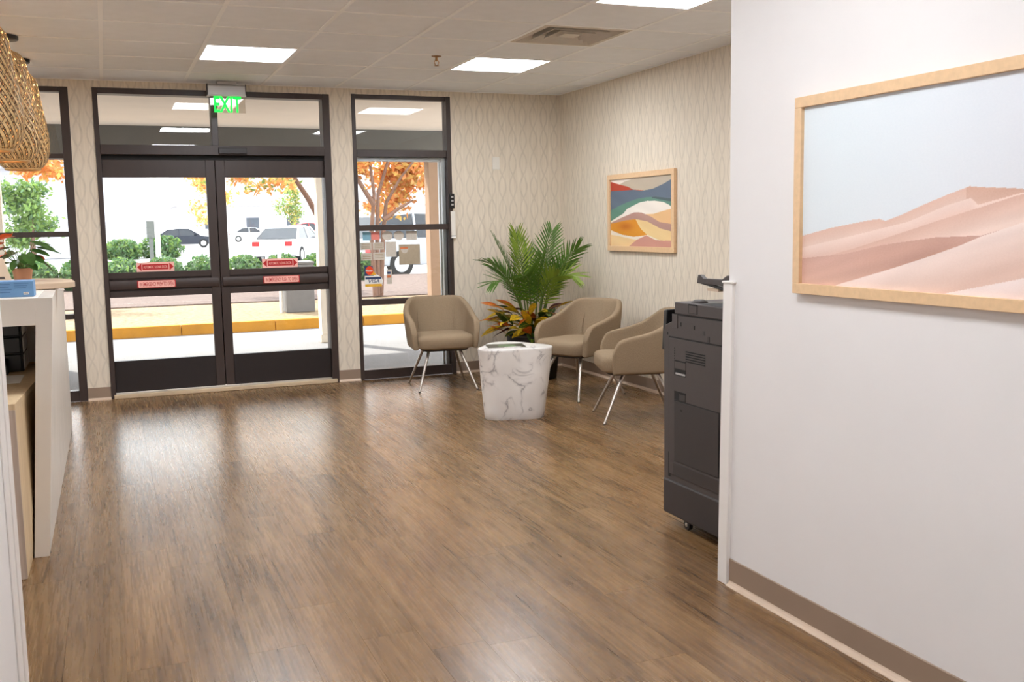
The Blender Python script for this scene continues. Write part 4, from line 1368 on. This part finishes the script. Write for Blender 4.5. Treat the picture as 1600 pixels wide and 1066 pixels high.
def abstract(u, v):
    # picture measured in a 632 x 745 scheme, v downwards
    X = u * 632
    Yv = (1 - v) * 745
    def C(pts):
        q = []
        for x_, y_ in pts:
            a = (x_ - 170) / 632
            top = 205 - 68 * a
            bot = 910 + 5 * a
            q.append((x_ - 170, (y_ - top) / (bot - top) * 745))
        return crv(q)(X)
    out = np.zeros(u.shape + (3,))
    out[:] = (238, 226, 214)
    n1 = smoothn(3, u, v, 14, 30)[..., None] * 6
    def fill(mask, c):
        out[mask] = c
    fill(Yv > C([(170, 260), (270, 250), (330, 215), (430, 184), (600, 150), (805, 120)]), (190, 176, 156))
    fill(Yv > C([(170, 222), (230, 240), (300, 258), (360, 272), (415, 302), (805, 330)]), (184, 66, 44))
    fill(Yv > C([(170, 322), (300, 314), (415, 304), (500, 316), (620, 290), (720, 238), (805, 180)]), (96, 110, 128))
    fill(Yv > C([(170, 530), (250, 485), (350, 440), (460, 400), (560, 382), (640, 376), (805, 397)]), (96, 140, 122))
    fill((Yv > C([(170, 530), (560, 382), (640, 376), (720, 384), (805, 397)])) & (Yv < C([(170, 500), (620, 392), (805, 430)])) & (X > 440), (74, 92, 96))
    fill(Yv > C([(170, 645), (310, 560), (350, 510), (480, 440), (560, 421), (640, 420), (720, 432), (770, 460), (805, 495)]), (240, 230, 218))
    fill(Yv > C([(170, 900), (540, 565), (620, 560), (700, 532), (805, 497)]), (234, 188, 134))
    fill(Yv > C([(170, 662), (300, 600), (430, 545), (500, 546), (600, 590), (680, 645), (805, 667)]), (184, 142, 130))
    fill((Yv > C([(170, 672), (340, 632), (440, 618), (560, 640), (690, 715), (805, 747)])), (238, 206, 148))
    fill((Yv > C([(170, 672), (340, 632), (440, 618), (470, 680), (500, 730), (560, 785), (805, 1100)])), (224, 150, 44))
    fill(Yv > C([(170, 742), (230, 765), (300, 790), (420, 808), (520, 795), (560, 784), (805, 900)]), (240, 226, 208))
    fill(Yv > C([(170, 790), (300, 812), (420, 836), (520, 850), (805, 960)]), (238, 204, 150))
    fill(Yv > C([(170, 1080), (370, 912), (450, 842), (550, 790), (640, 838), (720, 846), (805, 840)]), (206, 148, 132))
    d = ((X - 165) / 85) ** 2 + ((Yv - 525) / 48) ** 2
    m = np.exp(-d * 1.2)[..., None] * (np.abs(out - np.array((224, 150, 44))).sum(-1) < 4)[..., None]
    out = out * (1 - 0.75 * m) + np.array((186, 96, 18)) * 0.75 * m
    return out + n1

def dunes(u, v):
    U = u * 1.02
    Z = v * 0.555
    sky = np.zeros(u.shape + (3,))
    sky[:] = (222, 229, 233)
    sky += (np.clip((U - 0.2) / 1.0, 0, 1)[..., None]) * np.array((2, -6, -4)) + (v[..., None] - 0.5) * np.array((-2, 2, 4))
    z0 = Z + 0.0
    o = -0.032
    ridge = crv([(0, .184 + o), (.131, .208 + o), (.30, .230 + o), (.346, .234 + o), (.37, .228 + o), (.438, .246 + o), (.515, .271 + o), (.60, .296 + o), (.67, .314 + o), (.70, .311 + o), (.82, .303 + o), (1.1, .27 + o)])
    r2 = crv([(0, .146 + o), (.249, .188 + o), (.459, .225 + o), (.60, .268 + o), (.676, .284 + o), (.70, .266 + o), (.821, .290 + o), (1.1, .34 + o)])
    r2b = crv([(0, .096 + o), (.25, .149 + o), (.555, .224 + o), (.821, .286 + o), (1.1, .33 + o)])
    st = crv([(0, .112 + o), (.2, .13 + o), (.359, .159 + o), (.556, .182 + o), (.714, .188 + o), (1.1, .28 + o)])
    fr = crv([(0, -.03 + o), (.172, .036 + o), (.362, .083 + o), (.521, .125 + o), (.647, .162 + o), (.714, .186 + o), (.825, .216 + o), (1.1, .30 + o)])
    f2 = crv([(0, -.2), (.608, .035 + o), (.831, .081 + o), (1.1, .15 + o)])
    out = sky.copy()
    n = smoothn(5, U * 1.0 - Z * 2.2, Z, 30, 20) + rng.normal(size=U.shape) * 0.35
    n2 = smoothn(9, U, Z - U * 0.28, 8, 120)
    def shade(mask, top, c0, c1, depth):
        q = np.clip((top - Z) / depth, 0, 1)[..., None]
        c = np.array(c0) * (1 - q) + np.array(c1) * q
        out[mask] = (c + n2[..., None] * 5 + n[..., None] * 3)[mask]
    shade(Z < ridge(U), ridge(U), (224, 186, 168), (232, 204, 190), .05)
    shade((Z < ridge(U)) & (U > .66) & (Z > r2(U) - 0.01), ridge(U), (212, 170, 150), (222, 186, 168), .05)
    shade(Z < r2(U), r2(U), (240, 214, 202), (226, 190, 174), .05)
    shade(Z < r2b(U), r2b(U), (220, 180, 162), (240, 212, 198), .06)
    shade(Z < st(U), st(U), (212, 168, 152), (226, 184, 164), .12)
    sh = (Z < st(U)) & (Z > fr(U))
    dk = np.exp(-((U - .50) / .22) ** 2 - ((Z - fr(U)) / .05) ** 2)[..., None]
    out[sh] = (out * (1 - .5 * dk) + np.array((176, 132, 118)) * .5 * dk)[sh]
    shade(Z < fr(U), fr(U), (244, 222, 212), (228, 194, 178), .11)
    shade(Z < f2(U), f2(U), (246, 228, 222), (240, 214, 204), .06)
    return out

def picture(name, label, axis_x, y_left, z0, W, H, fn, nu, nv, fw):
    """framed print on a wall facing -X; y_left is the end farther from the camera"""
    t = thing(name, label, 'picture', (axis_x, y_left - W / 2, z0))
    d = 0.026
    for nm, (ya, yb, za, zb) in (('frame_rail', (y_left - W, y_left, z0 + H - fw, z0 + H)), ('frame_rail', (y_left - W, y_left, z0, z0 + fw)), ('frame_stile', (y_left - fw, y_left, z0 + fw, z0 + H - fw)), ('frame_stile', (y_left - W, y_left - W + fw, z0 + fw, z0 + H - fw))):
        MB().box(axis_x - d, axis_x - 0.002, ya, yb, za, zb).build(nm, 'frame_wood', t, bevel=0.0015)
    MB().box(axis_x - 0.012, axis_x - 0.003, y_left - W + fw * .6, y_left - fw * .6, z0 + fw * .6, z0 + H - fw * .6).build('backing', 'paper', t)
    me = art_mesh('print', nu, nv, fn, W - 2 * fw, H - 2 * fw, lambda a, b2: (axis_x - 0.0135, y_left - fw - a, z0 + fw + b2))
    link('print', me, t)
picture('framed_abstract', 'framed abstract print of coloured hills on the wallpapered wall', XR, -0.995, 1.104, 1.075, 0.629, abstract, 320, 200, 0.042)
picture('framed_dune_print', 'framed print of pink sand dunes on the near white wall', 1.55, -5.952, 1.108, 1.08, 0.617, dunes, 480, 270, 0.033)

# ------------------------------------------------------------------ outside
GZ = -0.02
tag(MB().box(-40, 60, 0.18, 5.0, GZ - 0.2, GZ).build('ground_drive', 'concrete'), 'pale concrete drive in front of the doors', 'pavement', kind='structure')
tag(MB().box(-80, 120, 16.5, 140, GZ - 0.3, GZ - 0.02).build('ground_parking', 'asphalt'), 'pale car park beyond the hedge', 'pavement', kind='structure')
tag(MB().box(-40, 60, 5.15, 9.0, GZ - 0.2, GZ + 0.10).build('ground_grass', 'dry_grass'), 'dry yellow grass verge behind the kerb', 'grass', kind='structure')
tag(MB().box(-40, 60, 9.0, 16.5, GZ - 0.2, GZ + 0.12).build('ground_mulch', 'mulch'), 'brown mulch bed under the hedge', 'ground', kind='structure')
t = thing('curb', 'yellow painted kerb along the drive', 'kerb', (1, 5.07, GZ), kind='structure')
for k in range(-9, 14):
    MB().prism([(5.0, GZ), (5.02, GZ + .14), (5.15, GZ + .14), (5.15, GZ)], k * 1.2 + 0.33, k * 1.2 + 1.522, 'x').build('curb_stone', 'curb_yellow', t, bevel=0.01)

# porch roof
t = thing('porch_roof', 'porch roof with beige soffit and grey fascia beam outside the doors', 'canopy', (1.0, 0.2, 2.46))
MB().box(-7.5, 7.5, 0.18, 3.55, 2.475, 2.56).build('soffit', 'soffit', t)
MB().box(-7.5, 7.5, 3.2, 3.55, 2.125, 2.475).build('fascia_beam', 'fascia', t)
MB().box(-7.6, 7.6, 0.18, 3.75, 2.56, 2.70).build('roof_edge', 'fascia', t)
for nm, x0, x1, mt, lab in (('porch_column', 3.17, 3.33, 'stucco', 'beige porch column seen through the narrow right window'), ('porch_column', 1.80, 1.93, 'cream_post', 'cream porch column at the right edge of the door glass'), ('porch_column', -1.68, -1.51, 'cream_post', 'cream porch column seen through the left window')):
    t = thing(nm, lab, 'column', ((x0 + x1) / 2, 3.33, GZ), group='porch columns')
    MB().box(x0, x1, 3.24, 3.42, GZ + 0.1, 2.125).build('shaft', mt, t, bevel=0.006)
    MB().box(x0 - 0.015, x1 + 0.015, 3.225, 3.435, GZ, GZ + 0.1).build('base', mt, t, bevel=0.006)

# grey utility box on the verge
t = thing('utility_box', 'grey box standing on the verge outside the right door', 'utility box', (2.14, 6.7, 0.08))
MB().box(1.93, 2.35, 6.5, 6.9, 0.08, 0.80).build('body', 'bin_grey', t, bevel=0.01)
MB().box(1.92, 2.36, 6.49, 6.91, 0.80, 0.84).build('lid', 'bin_grey', t, bevel=0.01)
tag(MB().tube([(1.87, 6.62, 0.08), (1.87, 6.62, 1.1)], 0.03, 10).build('white_post', 'pole_white', smooth=True), 'white post beside the grey box on the verge', 'post')

# poles
t = thing('lamp_post', 'tall white lamp post beyond the hedge', 'lamp post', (0.88, 22, GZ))
MB().tube([(0.88, 22, 0), (0.88, 22, 6.5)], [0.075, 0.055], 12).build('pole', 'pole_white', t, True)
MB().lathe([(0.19, -0.02), (0.2, 0.0), (0.2, 0.5), (0.16, 0.54)], 16, (0.88, 22)).build('pole_base', 'pole_white', t, True)
MB().box(0.6, 1.16, 21.8, 22.2, 6.5, 6.62).build('lamp_head', 'pole_white', t)
t = thing('sign_post', 'short dark post beside the white lamp post', 'post', (0.82, 25, GZ))
MB().box(0.76, 0.88, 24.95, 25.05, GZ, 1.6).build('post', 'pole_dark', t)
MB().box(0.70, 0.94, 24.93, 24.95, 1.1, 1.62).build('sign_plate', 'pole_dark', t)

# leafy helpers
def leaf_cloud(name, parent, centre, radii, n, size, mats, seed, lo=0.3, local=False, weights=None, clump=0):
    r = np.random.default_rng(seed)
    d = r.normal(size=(n, 3))
    d /= np.linalg.norm(d, axis=1)[:, None]
    rad = r.uniform(lo, 1.0, n) ** (1 / 2.2)
    P = d * rad[:, None]
    if clump:
        cs = r.normal(size=(clump, 3))
        cs /= np.linalg.norm(cs, axis=1)[:, None]
        cs *= r.uniform(.35, .95, clump)[:, None]
        P = cs[r.integers(0, clump, n)] + r.normal(size=(n, 3)) * 0.16
    P = P * np.array(radii) + np.array(centre)
    a = r.normal(size=(n, 3))
    a /= np.linalg.norm(a, axis=1)[:, None]
    b2 = np.cross(a, r.normal(size=(n, 3)))
    b2 /= np.linalg.norm(b2, axis=1)[:, None]
    s_ = size * r.uniform(.6, 1.25, n)[:, None]
    V = np.stack([P - a * s_, P + b2 * s_ * .5, P + a * s_, P - b2 * s_ * .5], 1).reshape(-1, 3)
    F = np.arange(4 * n).reshape(-1, 4)
    me = bpy.data.meshes.new(name)
    me.from_pydata(V.tolist(), [], F.tolist())
    for mt in mats:
        me.materials.append(M[mt])
    me.polygons.foreach_set('material_index', r.choice(len(mats), n, p=weights).astype(np.int32))
    o = link(name, me, parent, local)
    o['kind'] = 'stuff'
    return o

# hedge of separate bushes
k = 0
for bx in np.arange(-3.6, 5.3, 0.85):
    t = thing('hedge_bush', '%s clipped green hedge bush in the row behind the verge' % ('first second third fourth fifth sixth seventh eighth ninth tenth eleventh twelfth thirteenth fourteenth fifteenth sixteenth seventeenth'.split()[k] + ' from the left,'), 'bush', (bx, 14.8, 0.1), group='clipped bushes of the hedge')
    k += 1
    MB().loops([[(bx + .40 * s_ * math.cos(a * math.pi / 8), 14.8 + .5 * s_ * math.sin(a * math.pi / 8), z) for a in range(16)] for s_, z in ((.8, .1), (1, .25), (1, .5), (.7, .6))]).build('branches', 'hedge_core', t)
    leaf_cloud('foliage', t, (bx, 14.8, .40), (.43, .62, .36), 1500, .055, ['hedge_leaf', 'leaf_green'], 100 + k, lo=.55, weights=[.75, .25])

def tree(name, label, base, trunks, blobs, mats, weights, group=None, tr=0.07, size=.09, seed=1):
    t = thing(name, label, 'tree', base, group=group)
    for pts in trunks:
        n_ = len(pts)
        MB().tube(pts, [tr * (1 - 0.7 * i / (n_ - 1)) for i in range(n_)], 8).build('trunk', 'bark', t, True)
    for i, (c, r_, n_) in enumerate(blobs):
        leaf_cloud('foliage', t, c, r_, n_, size, mats, seed * 50 + i, weights=weights, clump=14)
    return t
tree('maple_tree', 'orange multi-trunked tree seen through the narrow right window', (4.0, 9, .1),
     [[(3.95, 9, .1), (3.98, 9, 1.2), (4.03, 9.05, 1.9), (4.28, 9.1, 2.6), (4.6, 9.1, 3.4)],
      [(4.02, 9.05, .1), (4.10, 9.05, 1.2), (4.16, 9.0, 1.75), (4.42, 8.9, 2.2), (4.85, 8.9, 2.7)],
      [(3.9, 8.95, .1), (3.86, 8.95, 1.2), (3.92, 8.9, 1.9), (3.85, 8.9, 2.6), (3.6, 8.9, 3.5)],
      [(3.92, 8.9, 1.7), (3.55, 8.9, 2.3), (3.2, 8.9, 2.7)],
      [(4.1, 9.0, 1.45), (4.35, 9.0, 1.62), (4.66, 9.0, 1.8)]],
     [((4.2, 9.3, 3.3), (1.3, 1.2, 1.0), 2600), ((4.95, 9.6, 2.3), (.62, .8, .75), 1500), ((3.6, 9.4, 2.6), (.6, .8, .5), 900), ((4.5, 9.8, 2.0), (.9, .5, .6), 1000)],
     ['leaf_orange', 'leaf_gold'], [.62, .38], 'autumn trees', .05, .07, 3)
tree('maple_tree', 'orange tree with an arching branch above the right door glass', (3.2, 11.5, .1),
     [[(3.62, 11.5, .1), (3.55, 11.5, 1.3), (3.25, 11.5, 1.9), (2.95, 11.4, 2.35), (2.6, 11.3, 3.0), (2.2, 11.2, 3.8)],
      [(3.6, 11.55, .1), (3.62, 11.6, 1.6), (3.75, 11.6, 2.6), (3.9, 11.6, 3.6)]],
     [((2.35, 11.3, 2.32), (.95, .6, .34), 620), ((1.2, 11.3, 2.32), (.4, .5, .24), 170), ((2.3, 11.5, 3.2), (1.7, 1.2, .6), 1700)],
     ['leaf_orange', 'leaf_gold', 'leaf_green'], [.5, .35, .15], 'autumn trees', .075, .062, 5)
tree('maple_tree', 'orange tree over the top of the left window', (-3.6, 10, .1),
     [[(-3.6, 10, .1), (-3.5, 10, 1.6), (-3.1, 10, 2.6), (-2.4, 10, 3.4)]],
     [((-1.5, 10, 2.42), (.75, .6, .36), 800), ((-2.3, 10.2, 3.3), (1.5, 1.2, .8), 1500)],
     ['leaf_orange', 'leaf_gold'], [.7, .3], 'autumn trees', .09, .065, 7)
tree('green_tree', 'round green tree beyond the hedge in the left window', (-2.6, 26, 0),
     [[(-2.6, 26, 0), (-2.6, 26, 1.4), (-2.55, 26, 2.2)]],
     [((-2.7, 26, 2.0), (.95, .9, 1.15), 3000)], ['leaf_green', 'hedge_leaf'], [.75, .25], None, .1, .09, 9)
tree('small_tree', 'small yellow autumn tree far behind the dark car', (8.3, 84, 0),
     [[(8.3, 84, 0), (8.3, 84, 1.8), (8.3, 84, 4)]],
     [((8.3, 84, 4.2), (1.9, 1.8, 2.9), 1800)], ['leaf_gold', 'leaf_orange'], [.7, .3], None, .12, .16, 11)
tree('small_tree', 'narrow green conifer far behind the white cars', (20.0, 112, 0),
     [[(20.0, 112, 0), (20.0, 112, 5)]],
     [((20.0, 112, 4.6), (1.7, 1.7, 3.4), 1500)], ['leaf_green', 'leaf_gold'], [.7, .3], None, .12, .18, 13)
for bx, by, s_, lab in ((2.0, 44, .9, 'low green shrub in front of the grey house'), (0.2, 43, .75, 'wide low shrub left of the other shrub at the grey house')):
    t = thing('shrub', lab, 'bush', (bx, by, 0), group='shrubs at the grey house')
    MB().lathe([(.4 * s_, 0), (.55 * s_, .5 * s_), (.2 * s_, .8 * s_)], 12, (bx, by)).build('branches', 'hedge_core', t)
    leaf_cloud('foliage', t, (bx, by, .5 * s_), (1.25 * s_, .8 * s_, .75 * s_), 1200, .12, ['hedge_leaf', 'leaf_green'], int(by * 3 + bx * 7), lo=.4, weights=[.6, .4])

# house far left
t = thing('house', 'pale grey sided house with white garage door beyond the car park', 'building', (-4.0, 50, 0))
MB().box(-14, 1.75, 48, 58, GZ, 4.6).build('wall', 'siding', t)
for k in range(14):
    MB().box(-14, 1.75, 47.96, 48.0, 0.3 + .3 * k, 0.32 + .3 * k).build('siding_board', 'siding', t)
MB().prism([(47.2, 4.5), (53, 7.4), (58.8, 4.5), (58.8, 4.7), (53, 7.65), (47.2, 4.72)], -14.6, 2.3, 'x').build('roof', 'roof_shingle', t)
MB().box(1.65, 1.85, 47.9, 48.1, GZ, 4.6).build('corner_board', 'siding_trim', t)
gd = MB().box(-2.3, 0.3, 47.93, 48.0, GZ, 1.55).build('garage_door', 'siding_trim', t)
for k in range(3):
    MB().box(-2.2, 0.2, 47.91, 47.93, 0.1 + .5 * k, 0.5 + .5 * k).build('garage_panel', 'siding_trim', gd)
for x_ in (-6.5, -4.2):
    wi = MB().box(x_, x_ + 1.0, 47.9, 48.0, 1.0, 2.3).build('house_window', 'siding_trim', t)
    MB().box(x_ + .1, x_ + .9, 47.88, 47.9, 1.1, 2.2).build('pane', 'pane_dark', wi)
t = thing('house', 'far white house with grey roof behind the parked cars', 'building', (26, 128, 0))
MB().box(8, 60, 122, 134, GZ, 4.2).build('wall', 'siding_trim', t)
MB().prism([(121, 4.1), (128, 8.0), (135, 4.1)], 7.5, 60.5, 'x').build('roof', 'roof_shingle', t)
for x_ in (11, 16, 21, 26, 31):
    wi = MB().box(x_, x_ + 1.8, 121.9, 122.0, 1.2, 2.8).build('house_window', 'siding', t)
    MB().box(x_ + .1, x_ + 1.65, 121.85, 121.9, 1.35, 2.65).build('pane', 'pane_dark', wi)

# cars (local frame: length along X, front at +X)
def car(label, loc, rotz, paint, style, L=4.6, Wd=1.8, sc=1.0):
    t = thing('parked_car' if style != 'pickup' else 'pickup_truck', label, 'car' if style != 'pickup' else 'truck', loc, rotz, 'parked cars')
    h = Wd / 2
    if style == 'sedan':
        low = [(-2.25, .32), (-2.28, .62), (-2.2, .88), (-1.5, .96), (1.0, .92), (1.9, .80), (2.25, .62), (2.28, .34), (1.8, .26), (-1.8, .26)]
        cab = [(-1.75, .95), (-1.1, 1.36), (-.3, 1.44), (.35, 1.40), (1.15, .92)]
    elif style == 'suv':
        low = [(-2.2, .38), (-2.25, .8), (-2.2, 1.05), (.9, 1.05), (1.9, .95), (2.2, .75), (2.25, .42), (1.8, .32), (-1.8, .32)]
        cab = [(-2.15, 1.04), (-1.95, 1.62), (-.9, 1.72), (.3, 1.68), (1.1, 1.04)]
    else:
        low = [(-2.7, .5), (-2.7, 1.05), (-.6, 1.05), (1.5, 1.05), (2.5, 1.0), (2.65, .8), (2.65, .45), (2.2, .38), (-2.3, .38)]
        cab = [(-.65, 1.04), (-.55, 1.72), (.2, 1.80), (.75, 1.76), (1.4, 1.04)]
    def sec(poly, ws):
        return [[(x_, wy, z_) for x_, z_ in poly] for wy in ws]
    rings = []
    for wy, s_ in ((-h, .97), (-h * .96, 1.0), (h * .96, 1.0), (h, .97)):
        cz = .6
        rings.append([(x_ * (0.985 if abs(wy) == h else 1), wy, cz + (z_ - cz) * s_) for x_, z_ in poly_smooth(low)])
    MB().loops(rings).build('body', paint, t, True, bevel=.03, local=True)
    def cabring(wy_b, wy_t, shrink):
        zb, zt = min(z_ for _, z_ in cab), max(z_ for _, z_ in cab)
        out = []
        for x_, z_ in cab:
            q = (z_ - zb) / (zt - zb)
            out.append((x_, (wy_b * (1 - q) + wy_t * q), z_))
        return out
    MB().loops([cabring(-h * .95, -h * .76, 0), cabring(h * .95, h * .76, 0)]).build('cabin_glass', 'car_glass', t, local=True)
    # roof skin and pillars
    zt = max(z_ for _, z_ in cab)
    roofp = [p for p in cab if p[1] > zt - .14]
    g = MB()
    rp = [(x_, z_ + .012) for x_, z_ in roofp] + [(x_, z_ - .03) for x_, z_ in reversed(roofp)]
    g.prism([(x_, z_) for x_, z_ in rp], -h * .78, h * .78, 'y')
    g.build('roof', paint, t, bevel=.01, local=True)
    for sg in (-1, 1):
        for (a, b2) in ((cab[0], cab[1]), (cab[-1], cab[-2]), ((cab[2][0], .95), cab[2])):
            MB().tube([(a[0], sg * h * .955, a[1]), (b2[0], sg * h * .77, b2[1])], .045, 6).build('pillar', paint, t, local=True)
    wx_ = (1.4, -1.4) if style != 'pickup' else (1.75, -1.7)
    wr = .33 if style == 'sedan' else .37
    for x_ in wx_:
        for sg in (-1, 1):
            o = MB().lathe([(wr * .62, -.1), (wr * .95, -.1), (wr, -.07), (wr, .07), (wr * .95, .1), (wr * .62, .1)], 24).build('wheel', 'tyre', t, True, local=True)
            o.matrix_basis = Matrix.Translation((x_, sg * (h - .09), wr)) @ Matrix.Rotation(math.pi / 2, 4, 'X')
            MB().lathe([(wr * .6, -.104), (wr * .6, .104)], 20).build('hub', 'hub', o, True, local=True)
    for sg in (-1, 1):
        MB().box(low[1][0] - .02, low[1][0] + .1, sg * h * .72 - .14, sg * h * .72 + .14, .68, .86).build('tail_light', 'tail_red', t, bevel=.01, local=True)
        MB().box(low[-4][0] - .06, low[-4][0] + .02, sg * h * .7 - .16, sg * h * .7 + .16, .6, .74).build('headlight', 'siding_trim', t, bevel=.01, local=True)
        MB().box(.75, .95, sg * (h + .08) - .07, sg * (h + .08) + .07, .98, 1.1).build('mirror', paint, t, bevel=.01, local=True)
    return t

def poly_smooth(p):
    return p

G2 = GZ - 0.02
car('dark sedan parked beyond the lamp post', (5.05, 72, G2), math.radians(-4), 'car_dark', 'sedan')
car('white car parked nearest behind the hedge, rear to the doors', (6.5, 33, G2), math.radians(62), 'car_white', 'sedan')
car('red pickup parked behind the white cars', (18.4, 95, G2), math.radians(10), 'car_red', 'pickup')
car('white car far back between dark sedan and red pickup', (13.6, 98, G2), math.radians(-8), 'car_white', 'sedan')
car('white sedan partly cut by the cream porch column', (8.2, 27.5, G2), math.radians(66), 'car_white', 'sedan')
car('silver SUV close behind the narrow right window', (7.9, 18.6, G2), math.radians(14), 'car_silver', 'suv')
